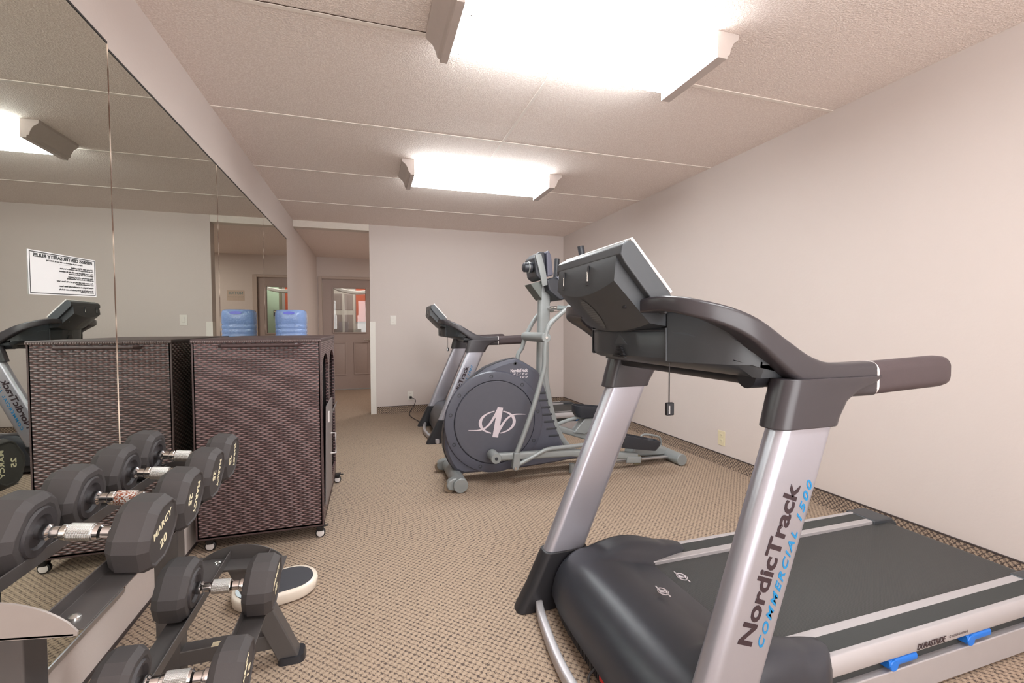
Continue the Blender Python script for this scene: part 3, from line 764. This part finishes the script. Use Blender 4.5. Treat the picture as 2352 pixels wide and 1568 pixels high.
m = MB(); secs = []
for y, r in ringp: secs.append([(DC[0] + r * math.cos(2 * PI * k_ / 64), y, DC[1] + r * math.sin(2 * PI * k_ / 64)) for k_ in range(64)])
m.loft(secs, caps=False); obj('disc_rim', m, M_ESHROUD, el, smooth=30)
m = MB(); secs = []
for y, r in ((3.158, .300), (3.141, .300), (3.137, .296), (3.135, .15), (3.134, .01)): secs.append([(DC[0] + r * math.cos(2 * PI * k_ / 64), y, DC[1] + r * math.sin(2 * PI * k_ / 64)) for k_ in range(64)])
dsc = obj('round_disc', m.loft(secs), M_EDISC, el, smooth=30)
for a in (95, 52, 142, 168, 10, -28, 205, 250, -65):
    x, z = DC[0] + .335 * math.cos(math.radians(a)), DC[1] + .335 * math.sin(math.radians(a))
    obj('recessed_bolt', MB().lathe([(0, .014), (-.002, .014), (-.002, .008), (0.0, .0075)], (x, 3.1435, z), 'y', 16), M_EBLK, shd)
for x, z in ((2.27, .20), (1.90, .858)): obj('recessed_bolt', MB().lathe([(0, .014), (-.002, .014), (-.002, .008), (0.0, .0075)], (x, 3.157, z), 'y', 16), M_EBLK, shd)
for i in range(7):
    z = .63 - i * .055; xx = 2.055 + i * .018; obj('vent_rib', MB().sweep([(xx, 3.160, z), (xx + .085, 3.160, z)], rrect(.010, .016, .004)), M_EBLK, shd)
# emblem on the disc
def flat(m, pts, wds, y=3.1325, d=.002):
    P = [Vector((a, y, b_)) for a, b_ in pts]; secs = []
    for i, p in enumerate(P):
        a = P[max(i - 1, 0)]; b_ = P[min(i + 1, len(P) - 1)]; tt = (b_ - a).normalized(); n_ = Vector((-tt.z, 0, tt.x)) * (wds[i] / 2)
        secs.append([p + n_, p - n_, p - n_ + Vector((0, d, 0)), p + n_ + Vector((0, d, 0))])
    m.loft(secs)
m = MB(); ex, ez = 1.755, .437
for a0, a1 in ((100, 248), (-80, 70)):
    n_ = 24; pts = []; wd = []
    for i in range(n_ + 1):
        a = math.radians(a0 + (a1 - a0) * i / n_); pts.append((ex + .128 * math.cos(a), ez + .082 * math.sin(a))); wd.append(.007 + .016 * abs(math.cos(a)) ** 3)
    flat(m, pts, wd, y=3.1329)
flat(m, [(ex + .022, ez + .108), (ex - .018, ez - .108)], [.042, .042], y=3.1318)
c1 = curve([(ex - .215, 0, ez - .045), (ex - .13, 0, ez - .048), (ex - .07, 0, ez - .020), (ex - .02, 0, ez + .045), (ex + .01, 0, ez + .095)], 6)
flat(m, [(p.x, p.z) for p in c1], [.004 + .020 * i / (len(c1) - 1) for i in range(len(c1))], y=3.1325)
c1 = curve([(ex + .215, 0, ez + .045), (ex + .13, 0, ez + .048), (ex + .07, 0, ez + .020), (ex + .02, 0, ez - .045), (ex - .01, 0, ez - .095)], 6)
flat(m, [(p.x, p.z) for p in c1], [.004 + .020 * i / (len(c1) - 1) for i in range(len(c1))], y=3.1322)
obj('emblem', m, plain('pink_silver', srgb(196, 184, 190), 0.5), dsc, smooth=0)
place_text('lettering', text_mesh('NordicTrack', .034, .0012), (1.862, 3.1565, .795), (1, 0, 0), (0, 0, 1), M_TXTW, shd, length=.135)
place_text('lettering', text_mesh('E L I T E', .018, .0004, shear=.3), (1.88, 3.1565, .772), (1, 0, 0), (0, 0, 1), M_TXTW, shd, length=.115)
place_text('lettering', text_mesh('1 5 0 0', .018, .0004, shear=.3), (1.905, 3.1565, .750), (1, 0, 0), (0, 0, 1), M_TXTW, shd, length=.085)
# post, frame spine
obj('post', MB().sweep([(2.155, 3.26, .55), (2.16, 3.26, .9), (2.168, 3.26, 1.2), (2.175, 3.26, 1.44)], rrect(.058, .094, .022, 5), up=(0, 1, 0)) if False else
    MB().loft([[(a, b_, z) for a, b_ in rr_poly(cx, 3.26, .094, .062, .024, 5)] for cx, z in ((2.15, .55), (2.155, .9), (2.163, 1.2), (2.17, 1.45))]), M_EGREY, el)
obj('spine_tube', MB().sweep(curve([(2.165, 3.26, .80), (2.19, 3.26, .62), (2.235, 3.26, .42), (2.31, 3.26, .25), (2.43, 3.26, .13), (2.6, 3.26, .085)], 5), rrect(.07, .045, .012)), M_EGREY, el)
obj('bottle_cage', MB().lathe([(0, .012), (.06, .012)], (2.11, 3.225, 1.05), 'y'), M_EGREY, el)
# console head
hd = MB().loft([[(x, y, z) for x, z in [(2.065, 1.505), (2.045, 1.64), (2.085, 1.685), (2.135, 1.688), (2.150, 1.50), (2.11, 1.475)]] for y in (3.155, 3.17, 3.35, 3.365)])
hp = obj('console_head', hd, M_EBLK, el, bevel=.012)
obj('console_face', MB().loft([[(x, y, z) for x, z in [(2.150, 1.50), (2.140, 1.685), (2.160, 1.70), (2.182, 1.66), (2.198, 1.515)]] for y in (3.14, 3.38)]), plain('console_face_plastic', srgb(84, 84, 98), .35), el, bevel=.010)
obj('fan_housing', MB().lathe([(0, .040), (-.02, .042), (-.035, .036), (-.06, .036), (-.07, .02)], (2.05, 3.22, 1.575), 'x', 20), M_EBLK, el)
obj('fan_ring', MB().lathe([(0, .044), (-.008, .044)], (2.028, 3.22, 1.575), 'x', 20), M_EGREY, el)
obj('back_bracket', MB().sweep([(2.075, 3.148, 1.665), (2.105, 3.148, 1.56), (2.140, 3.17, 1.44)], rrect(.05, .020, .005), up=(0, 1, 0)), M_EGREY, el)
obj('lower_pod', MB().loft([[(x, y, z) for x, z in [(2.145, 1.480), (2.20, 1.500), (2.245, 1.490), (2.335, 1.385), (2.325, 1.345), (2.26, 1.325), (2.165, 1.40)]] for y in (3.15, 3.17, 3.35, 3.37)]), M_EBLK, el, bevel=.014)
obj('pod_lip', MB().loft([[(x, y, z) for x, z in [(2.225, 1.503), (2.245, 1.505), (2.345, 1.388), (2.335, 1.372)]] for y in (3.15, 3.37)]), plain('pod_lip_plastic', srgb(120, 124, 136), .3), el, bevel=.004)
obj('front_cowl', MB().loft([[(x, y, z) for x, z in [(2.03, 1.45), (2.12, 1.475), (2.125, 1.33)]] for y in (3.19, 3.33)]), plain('cowl_grey', srgb(96, 100, 96), .5), el, bevel=.005)
# fixed grips
g = MB(); g.tube(curve([(2.42, 3.05, 1.26), (2.33, 3.09, 1.262), (2.22, 3.16, 1.27), (2.19, 3.26, 1.272), (2.22, 3.36, 1.27), (2.33, 3.43, 1.262), (2.42, 3.47, 1.26)], 6), .013)
fg = obj('fixed_handlebar', g, M_CHROME, el)
for s in (-1, 1): obj('pulse_pad', MB().tube([(2.235, 3.26 + s * .11, 1.27), (2.30, 3.26 + s * .155, 1.264)], .020), plain('pad', srgb(132, 140, 140), .4), fg)
# pivot axle
obj('pivot_axle', MB().lathe([(0, .032), (.005, .036), (.465, .036), (.47, .030)], (2.09, 3.015, 1.05), 'y', 24), M_EGREY, el)
obj('axle_bolt', MB().lathe([(0, .010), (.008, .012)], (2.09, 3.008, 1.05), 'y', 12), M_BOLT, el)
# moving arms
def arm(y, low, phase, lab=None):
    up = curve([(2.09, y, 1.05), (2.098, y, 1.10), (2.13, y, 1.155), (2.21, y, 1.225), (2.31, y - (.0), 1.305), (2.375, y, 1.40), (2.385, y, 1.47)], 5)
    if phase: up = curve([(2.085, y, 1.05), (2.105, y, 1.08), (2.15, y, 1.16), (2.22, y, 1.25), (2.31, y, 1.36), (2.345, y, 1.45), (2.352, y, 1.50)], 5)
    a = obj('handle_arm', MB().tube(up, .018, up=(0, 1, 0)), M_EGREY, el)
    e = up[-1]; gp = [e, e + Vector((.010, 0, .10)), e + Vector((.016 if phase else -.02, 0, .19 if phase else .25))]
    obj('rubber_grip', MB().tube(gp, .024 if not phase else .022, up=(0, 1, 0)), M_EBLK, a)
    obj('swing_arm', MB().tube(curve(low, 5), .0175, up=(0, 1, 0)), M_EGREY, el)
arm(3.03, [(2.09, 3.03, 1.05), (2.082, 3.03, .95), (2.080, 3.03, .86), (2.065, 3.03, .78), (2.00, 3.03, .57), (1.93, 3.03, .38), (1.862, 3.03, .22)], False)
arm(3.47, [(2.085, 3.47, 1.05), (2.06, 3.47, .96), (2.02, 3.47, .88), (2.05, 3.47, .70), (2.2, 3.47, .45), (2.33, 3.47, .30)], True)
# near linkage
obj('arm_knuckle', MB().loft([[(x, y, z) for x, z in [(1.842, .235), (1.888, .235), (1.882, .135), (1.872, .112), (1.848, .108), (1.830, .125)]] for y in (3.005, 3.055)]), M_EGREY, el, bevel=.006)
obj('link_rod', MB().tube(curve([(1.865, 3.03, .14), (1.96, 3.03, .178), (2.06, 3.03, .222), (2.13, 3.03, .238), (2.40, 3.03, .245), (2.60, 3.03, .262)], 5), .0155), M_EGREY, el)
obj('knuckle_bolt', MB().lathe([(0, .012), (-.006, .010)], (1.85, 3.004, .128), 'y', 12), M_BOLT, el)
obj('crank_pin', MB().lathe([(0, .034), (.006, .038), (.12, .038)], (1.705, 2.985, .215), 'y', 24), M_EGREY, el)
obj('crank_bolt', MB().lathe([(0, .012), (-.006, .010)], (1.705, 2.984, .215), 'y', 12), M_EBLK, el)
obj('foot_rail', MB().sweep([(1.72, 3.05, .210), (2.3, 3.05, .190), (2.86, 3.05, .115)], rrect(.045, .055, .015)), M_EGREY, el)
obj('foot_rail', MB().sweep([(1.9, 3.47, .42), (2.3, 3.47, .30), (2.86, 3.45, .115)], rrect(.045, .055, .015)), M_EGREY, el)
obj('link_rod', MB().tube(curve([(2.33, 3.47, .30), (2.50, 3.47, .345), (2.66, 3.47, .37)], 5), .0155), M_EGREY, el)
# pedals
def pedal(cx, cy, cz, tilt, lab):
    base = rrect(.38, .14, .05, 5); secs = []
    R_ = Matrix.Rotation(tilt, 3, 'Y')
    def tr(x, y, z): v = R_ @ Vector((x, y, z)); return (cx + v.x, cy + v.y, cz + v.z)
    for sc, z in ((.86, -.04), (1, .0), (1.02, .035), (.96, .036), (.93, .004)): secs.append([tr(a * sc, b_ * sc, z + (.022 if (z > .03 and a < -.05) else 0)) for a, b_ in base])
    return obj('pedal', MB().loft(secs), M_EBLK, el, smooth=40)
pedal(2.87, 3.06, .215, .16, 'near'); pedal(2.70, 3.46, .40, .05, 'far')
obj('pedal_bracket', MB().loft([[(x, y, z) for x, z in [(2.50, .24), (2.60, .35), (2.80, .36), (2.78, .31), (2.60, .22)]] for y in (3.42, 3.50)]), M_EGREY, el, bevel=.006)
for y in (3.05, 3.45): 
    rl = obj('roller', MB().lathe([(-.014, .035), (-.012, .042), (.012, .042), (.014, .035)], (2.86, y, .088), 'y', 24), plain('roller_tyre', srgb(104, 96, 74), .5), el)
    obj('roller_cap', MB().sweep([(2.76, y - .022, .10), (2.885, y - .022, .088)], rrect(.014, .05, .006)), M_EGREY, rl)
# tracks and rear stabiliser
for y in (3.17, 3.37, 3.09, 3.43)[:2]: obj('track_rail', MB().sweep([(2.42, y, .052), (3.30, y, .042)], rrect(.042, .022, .008)), M_ALU, el)
obj('rear_bridge', MB().loft([[(x, y, z) for x, z in [(2.92, .06), (2.94, .13), (3.12, .15), (3.30, .075), (3.30, .04), (3.2, .045)]] for y in (3.20, 3.34)]), M_EGREY, el, bevel=.02)
rs = obj('rear_stabiliser', MB().lathe([(0, .044), (.004, .047), (.56, .047), (.564, .044)], (3.275, 3.03, .048), 'y', 24), M_EGREY, el)
obj('lift_handle', MB().tube(curve([(3.16, 3.45, .10), (3.17, 3.45, .155), (3.22, 3.45, .165), (3.32, 3.44, .145), (3.36, 3.44, .12), (3.37, 3.44, .06)], 5), .009), M_EGREY, el)
fs_ = obj('front_stabiliser', MB().lathe([(0, .046), (.004, .050), (.55, .050), (.554, .046)], (1.455, 2.985, .052), 'y', 24), M_EGREY, el)
for y in (3.03, 3.49):
    wc = MB().loft([[(x, yy_, z) for x, z in [(1.375, .02), (1.36, .05), (1.375, .085), (1.41, .098), (1.46, .098), (1.46, .02), (1.42, .012)]] for yy_ in (y - .02, y + .04)])
    obj('wheel_cover', wc, M_EGREY, fs_, bevel=.012)
    obj('transport_wheel', MB().lathe([(0, .036), (.025, .036)], (1.385, y - .004, .038), 'y', 20), plain('transport_tyre', srgb(130, 112, 92), .6), fs_)
obj('front_bracket', MB().sweep(curve([(1.47, 3.22, .06), (1.50, 3.24, .10), (1.56, 3.26, .14), (1.68, 3.26, .15)], 5), rrect(.07, .06, .015)), M_EGREY, el)
for y in (3.16,): obj('middle_foot', MB().lathe([(0, .026), (.05, .02), (.07, .02)], (2.36, y, 0), 'z', 16), M_EGREY, el)

# ================================================================== TOWEL CART
cx0, cx1, cy0, cy1, cz0, cz1 = .045, .632, 2.57, 3.50, .078, 1.055
ct = thing('towel_cart', 'brown woven wicker towel cart on black casters, beside the mirrors', 'cart', ((cx0 + cx1) / 2, (cy0 + cy1) / 2, 0))
obj('front_panel', MB().box(cx0 + .004, cx1 - .004, cy0, cy0 + .012, cz0, cz1), M_WICK_X, ct, smooth=0)
obj('back_panel', MB().box(cx0 + .01, cx1 - .01, cy1 - .012, cy1, cz0, cz1), M_WICK_X, ct, smooth=0)
obj('side_panel', MB().box(cx0, cx0 + .012, cy0, cy1, cz0, cz1), M_WICK_Y, ct, smooth=0)
# right side with two arched bays
def arch_side():
    m = MB(); bays = ((cy0 + .06, cy0 + .42), (cy0 + .50, cy1 - .06)); z0a, zsp, = .16, .86
    xs = (cx1 - .012, cx1)
    cols = [cy0]; 
    ys = sorted(set([cy0, cy1] + [b_[0] + (b_[1] - b_[0]) * i / 16 for b_ in bays for i in range(17)]))
    def top(y):
        for a, c in bays:
            if a <= y <= c:
                q = (y - (a + c) / 2) / ((c - a) / 2); return zsp + .12 * math.sqrt(max(0, 1 - q * q))
        return None
    for ya, yb in zip(ys, ys[1:]):
        ym = (ya + yb) / 2; inb = any(a < ym < c for a, c in bays)
        if not inb: m.box(xs[0], xs[1], ya, yb, cz0, cz1)
        else:
            ta = top(ya) or zsp; tb = top(yb) or zsp
            m.box(xs[0], xs[1], ya, yb, cz0, z0a)
            m.add([(xs[0], ya, ta), (xs[1], ya, ta), (xs[1], yb, tb), (xs[0], yb, tb), (xs[0], ya, cz1), (xs[1], ya, cz1), (xs[1], yb, cz1), (xs[0], yb, cz1)], [(0, 3, 2, 1), (4, 5, 6, 7), (0, 1, 5, 4), (1, 2, 6, 5), (2, 3, 7, 6), (3, 0, 4, 7)])
    return m
obj('arched_side_panel', arch_side(), M_WICK_Y, ct, smooth=0)
obj('inner_divider', MB().box(cx0 + .02, cx1 - .02, cy0 + .455, cy0 + .465, cz0 + .02, cz1 - .02).box(cx0 + .02, cx1 - .02, cy0 + .02, cy1 - .02, cz0 + .02, cz0 + .03), M_WIN, ct)
obj('inner_shelf', MB().box(cx0 + .02, cx1 - .02, cy0 + .465, cy1 - .02, .58, .59), M_WIN, ct)
# tilt-out hamper door in the first bay
hm = obj('hamper_door', MB().loft([[(x, y, z) for x, z in [(cx1 + .004, .16), (cx1 + .012, .16), (cx1 + .022, .70), (cx1 + .014, .70)]] for y in (cy0 + .065, cy0 + .415)]), M_PANELG, ct)
obj('door_tab', MB().box(cx1 + .02, cx1 + .026, cy0 + .12, cy0 + .15, .60, .66), M_WHITEP, hm, bevel=.002)
obj('pull_handle', MB().tube([(cx1 + .016, cy0 + .30, .50), (cx1 + .045, cy0 + .30, .50), (cx1 + .045, cy0 + .30, .38), (cx1 + .016, cy0 + .30, .38)], .005, 8), M_WHITEP, hm)
obj('lower_tray', MB().loft([[(x, y, z) for x, z in [(cx1 - .02, .53), (cx1 + .012, .60), (cx1 + .020, .60), (cx1 - .012, .52)]] for y in (cy0 + .51, cy1 - .07)]), M_PANELG, ct)
fr = MB()
for a in (cx0, cx1 - .018):
    for c in (cy0, cy1 - .018): fr.box(a + (.009 if a > .3 else -.001), a + (.0185 if a > .3 else .009), c + (.009 if c > 3 else -.001), c + (.0185 if c > 3 else .009), cz0 - .005, cz1)
fr.box(cx0, cx1, cy0, cy1, cz0 - .01, cz0 + .012)
obj('corner_frame', fr, M_WFRAME, ct, bevel=.004)
lid = obj('lid', MB().box(cx0 - .004, cx1 + .004, cy0 - .006, cy1 + .004, cz1, cz1 + .018), M_WFRAME, ct, bevel=.005)
m = MB()
for ya in (cy0 - .007, cy1 + .003):
    for i in range(62):
        x = cx0 + .004 + i * (cx1 - cx0 - .008) / 61; m.lathe([(-.005, .002), (-.002, .0055), (.002, .0055), (.005, .002)], (x, ya, cz1 + .005), 'x', 6)
obj('braided_edge', m, plain('braid', srgb(112, 96, 94), .5), lid)
hb = MB().tube([(cx0 + .125, cy0 - .004, cz1 - .018), (cx0 + .14, cy0 - .035, cz1 - .016), (cx0 + .47, cy0 - .035, cz1 - .014), (cx0 + .485, cy0 - .004, cz1 - .014)], .0085, 10)
obj('push_handle', hb, M_WFRAME, ct)
for x, y in ((cx0 + .05, cy0 + .04), (cx1 - .02, cy0 + .03), (cx0 + .05, cy1 - .04), (cx1 + .01, cy1 - .02)):
    m = MB().box(x - .022, x + .022, y - .022, y + .022, cz0 - .016, cz0 - .010)
    m.loft([[(x + a * k_, y + b_ * k_, z) for a, b_ in rrect(.036, .05, .008)] for z, k_ in ((cz0 - .016, 1), (cz0 - .04, .8))])
    m.box(x - .015, x + .04, y - .006, y + .006, cz0 - .022, cz0 - .016)
    c = obj('caster', m, M_CASTER, ct, bevel=.002)
    obj('caster_wheel', MB().lathe([(-.010, .022), (-.008, .025), (.008, .025), (.010, .022)], (x, y, .025), 'y', 20), M_CASTER, c)
    obj('wheel_ring', MB().lathe([(-.0125, .016), (-.011, .019), (.011, .019), (.0125, .016)], (x, y, .025), 'y', 20), M_WHITEP, c)

# ------------------------------------------------------------------ water cooler and jug
wc_ = thing('water_cooler', 'pale water cooler standing behind the wicker towel cart', 'water cooler', (.21, 4.46, 0))
obj('body', MB().box(.06, .36, 4.30, 4.62, .02, .97), M_COOLER, wc_, bevel=.02)
obj('collar', MB().lathe([(0, .12), (.013, .115)], (.21, 4.46, .96), 'z', 28), M_COOLER, wc_)
obj('tap_recess', MB().box(.355, .362, 4.36, 4.56, .60, .85), M_BLACK, wc_, bevel=.003)
obj('tap', MB().box(.362, .39, 4.40, 4.43, .76, .80).box(.362, .39, 4.49, 4.52, .76, .80), M_BLUE, wc_, bevel=.004)
jg = []
for z, s_ in ((.975, .25), (1.00, .6), (1.03, .95), (1.065, 1), (1.075, .965), (1.085, 1), (1.105, 1), (1.115, .965), (1.125, 1), (1.145, 1), (1.155, .965), (1.165, 1), (1.235, 1), (1.262, .985), (1.278, .93), (1.284, .84)):
    jg.append([(.21 + a * s_, 4.46 + b_ * s_, z) for a, b_ in rrect(.250, .250, .085, 6)])
jug = obj('water_jug', MB().loft(jg), M_JUG, smooth=50); tag(jug, 'translucent blue ribbed water jug upside down on the cooler', 'water jug')
mk = MB().loft([[(.21 + .045 * math.cos(a), y, 1.255 + .013 * math.sin(a)) for a in [2 * PI * q / 20 for q in range(20)]] for y in (4.336, 4.331)])
obj('oval_mark', mk, M_JUGCAP, jug)

# ================================================================== DUMBBELLS
def dumbbell(cx, cy, cz, R, TH, gap, txt, label, tier, rot=0.0, rust=False, tilt=0.0, spin=(22, -20)):
    """axis along x; heads either side of the grip"""
    t = thing('dumbbell', label, 'dumbbell', (cx, cy, cz), tier)
    a0 = math.radians(rot)
    # 12 corner outline: six wide flats and six narrow ones, resting on a wide flat
    ang = []
    for i in range(6):
        base = -90 + 60 * i; ang += [base - 20.5, base + 20.5]
    ang = [math.radians(a) + a0 for a in ang]
    for s in (-1, 1):
        def ring(x, k_): return [(cx + s * x, cy + R * k_ * math.cos(a), cz + R * k_ * math.sin(a)) for a in ang]
        def circ(x, r): return [(cx + s * x, cy + r * math.cos(a), cz + r * math.sin(a)) for a in ang]
        g = gap / 2
        secs = [circ(g + .010, .022), circ(g + .006, .030), ring(g - .001, .72), ring(g, .86), ring(g + TH * .12, .945), ring(g + TH * .20, 1.0), ring(g + TH * .76, 1.0), ring(g + TH * .97, .885), ring(g + TH, .86), ring(g + TH, .82), ring(g + TH - .003, .79)]
        hd_ = obj('head', MB().loft(secs), M_RUBBER, t, bevel=.0018, smooth=12)
        ci = MB(); sg = 28
        c1_ = lambda x, r: [(cx + s * x, cy + r * math.cos(2 * PI * q / sg), cz + r * math.sin(2 * PI * q / sg)) for q in range(sg)]
        ci.loft([c1_(g + .003, .030), c1_(g - .0035, .034), c1_(g - .004, R * .60), c1_(g + .004, R * .66)])
        obj('inner_dish', ci, M_RUBIN, hd_, smooth=30)
        # lettering on the outer face
        xo = cx + s * (g + TH - .0025)
        rot_t = a0 + math.radians(spin[0] if s > 0 else spin[1])
        uy = Vector((0, -math.sin(rot_t), math.cos(rot_t))); ux = Vector((0, s * math.cos(rot_t), s * math.sin(rot_t)))
        c0 = Vector((xo, cy, cz))
        place_text('lettering', text_mesh('MARCY', R * .30, .0005, align='CENTER', spacing=1.05), c0 + uy * (R * .18) - ux * 0, ux, uy, M_TXTG, hd_)
        place_text('lettering', text_mesh(txt, R * .38, .0007, align='CENTER', spacing=1.05), c0 - uy * (R * .42), ux, uy, M_TXTG, hd_)
    g = gap / 2
    pr = [(-g - .004, .0125), (-g + .006, .0155), (-g + .016, .0155), (-g + .020, .0115), (-g + .034, .0115), (-g + .038, .0150), (-g + .046, .0158), (-g + .048, .0145), (-g + .051, .0145),
          (-.012, .0168), (.012, .0168)]
    pr = pr + [(-a, b_) for a, b_ in reversed(pr[:-2])]
    h_ = obj('handle', MB().lathe(pr, (cx, cy, cz), 'x', 28), M_CHROME, t, smooth=30)
    # knurled sleeve keeps its own axis through the texture origin
    t.rotation_euler = (0, tilt, 0)
    kn = MB().lathe([(-.020, .0168), (-.019, .0174), (.019, .0174), (.020, .0168)], (cx, cy, cz), 'x', 28)
    obj('knurled_grip', kn, M_KNURLR if rust else M_KNURL, h_, smooth=30)
    return t
UP, LO = 'dumbbells on the upper tier of the rack', 'dumbbells on the lower tier of the rack'
dumbbell(.316, 1.125, .716, .078, .074, .138, '20', 'black twenty pound dumbbell nearest the camera on the upper tier of the rack', UP, tilt=.14)
dumbbell(.318, 1.300, .722, .076, .070, .142, '25', 'black dumbbell with a rusty grip, second from the front on the upper tier', UP, rust=True, tilt=.125, spin=(-100, 80))
dumbbell(.313, 1.495, .722, .076, .070, .142, '25', 'black dumbbell third from the front on the upper tier', UP, tilt=.125, spin=(-95, 80))
dumbbell(.308, 1.672, .722, .076, .070, .142, '25', 'black dumbbell farthest back on the upper tier, next to the towel cart', UP, tilt=.125, spin=(-80, 80))
dumbbell(.503, 1.328, .457, .075, .071, .120, '15', 'smaller black dumbbell at the back of the lower tier, by the bathroom scale', LO, tilt=.10, spin=(20, 20))
dumbbell(.514, 1.010, .447, .066, .060, .126, '12', 'smaller black dumbbell at the front of the lower tier, cut by the picture edge', LO, tilt=.10, spin=(60, 20))

# ------------------------------------------------------------------ rack
rk = thing('dumbbell_rack', 'two tier dark grey steel dumbbell rack along the mirror', 'rack', (.35, 1.3, 0))
def tilted(m, xc, zc, a):
    for v in m.v:
        x, z = v.x, v.z; v.x = xc + x * math.cos(a) + z * math.sin(a); v.z = zc - x * math.sin(a) + z * math.cos(a)
    return m
def tier(xc, zc, a, ya, yb, hg, zs, lip, w):
    # two shelf angles with an upright lip on their inner edge, laid out in the tier's own tilted frame
    for s in (-1, 1):
        xi = s * hg; m = MB()
        prof = [(xi, zs + lip), (xi + s * .003, zs + lip), (xi + s * .003, zs), (xi + s * w, zs), (xi + s * w, zs - .003), (xi, zs - .003)]
        m.loft([[(a_, ya, b_) for a_, b_ in prof], [(a_, yb, b_) for a_, b_ in prof]])
        r = obj('shelf_angle', tilted(m, xc, zc, a), M_RACK, rk, bevel=.001)
        for y in (ya + .03, yb - .03): obj('bolt', tilted(MB().lathe([(0, .010), (.004, .009), (.007, .004)], (xi + s * w * .5, y, zs), 'z', 14), xc, zc, a), M_BOLT, r)
def endplate(xc, zc, a, hw, y, zb, zt, mat, th=.004):
    n_ = 16; pts = [(-hw, zb)] + [(hw, zb)] + [(hw - 2 * hw * q / n_, zb + .006 + (zt - zb - .006) * math.sin(PI * q / n_) ** .75) for q in range(n_ + 1)]
    m = MB().loft([[(x, y, z) for x, z in pts], [(x, y + th, z) for x, z in pts]])
    s_ = 1 if mat is M_RACK_LIT else -1
    m.box(-hw + .005, hw - .005, min(y, y + s_ * .07), max(y, y + s_ * .07), zb - .001, zb + .003)
    return obj('end_plate', tilted(m, xc, zc, a), mat, rk)
tier(.313, .722, .13, .91, 1.735, .064, -.0735, .026, .056)
endplate(.313, .722, .13, .116, .900, -.079, -.020, M_RACK_LIT); endplate(.313, .722, .13, .112, 1.735, -.079, -.03, M_RACK)
tier(.507, .457, .10, .86, 1.63, .056, -.072, .026, .054)
endplate(.488, .459, .10, .113, .85, -.078, -.03, M_RACK_LIT); endplate(.488, .459, .10, .113, 1.63, -.078, -.03, M_RACK)
for y, mt_ in ((.935, M_RACK), (1.66, M_RACK)):
    px_ = .038 if y < 1 else 0
    a = obj('post', MB().box(.225 + px_, .290 + px_, y, y + .06, .0, .630), mt_, rk, bevel=.004)
    b_ = obj('tier_arm', MB().box(.285, .52, y + .003, y + .047, .330, .372), M_RACK, rk, bevel=.004)
    yy_ = y - .02
    m = MB().loft([[(x, yc_, z) for x, yc_ in ((cx - .036, yy_), (cx + .030, yy_), (cx + .030, yy_ + .055), (cx - .036, yy_ + .055))] for cx, z in ((.612, .004), (.455, .370))])
    obj('slanted_leg', m, M_RACK, rk, bevel=.005)
    obj('foot_pad', MB().loft([[(.612 + a_ * k_, yy_ + .027 + c_ * k_, z) for a_, c_ in rrect(.085, .075, .02)] for z, k_ in ((0, 1.0), (.022, .92))]), M_BLACK, rk)
    cbx = obj('base_crossbar', MB().box(.285, .60, y + .0, y + .05, .045, .095), M_RACK, rk, bevel=.004)
    if y > 1: obj('label_sticker', MB().box(.375, .415, y - .0012, y + .02, .094, .0962), M_LABEL, cbx)
# ------------------------------------------------------------------ bathroom scale
sc = thing('bathroom_scale', 'white bathroom scale with dark grey mat on the carpet beside the rack', 'bathroom scale', (.485, 2.085, 0))
Rz = Matrix.Rotation(math.radians(17), 3, 'Z')
def scl(a, b_, z): v = Rz @ Vector((a, b_, 0)); return (.487 + v.x, 2.09 + v.y, z)
base = rrect(.325, .215, .10, 8)
secs = [[scl(a * k_, b_ * k_, z) for a, b_ in base] for z, k_ in ((0.004, .93), (.012, .985), (.040, 1.0), (.048, .99), (.052, .965))]
obj('body', MB().loft(secs), M_SCALEW, sc, smooth=50)
mp = [(a, b_) for a, b_ in rrect(.29, .185, .085, 8)]
obj('mat', MB().loft([[scl(a, b_, .050) for a, b_ in mp], [scl(a * .99, b_ * .99, .054) for a, b_ in mp]]), M_SCALEM, sc)
dl = obj('dial_window', MB().loft([[scl(-.115 + .032 * math.cos(q * PI / 12), .055 * math.sin(q * PI / 12), z) for q in range(24)] for z in (.053, .0555)]), plain('dial', srgb(205, 218, 224), .2), sc)
me = text_mesh('23', .02, .0004, align='CENTER')
v1 = Rz @ Vector((0, -1, 0)); v2 = Rz @ Vector((1, 0, 0))
place_text('lettering', me, scl(-.12, 0, .0562), v1, v2, M_INK, dl)
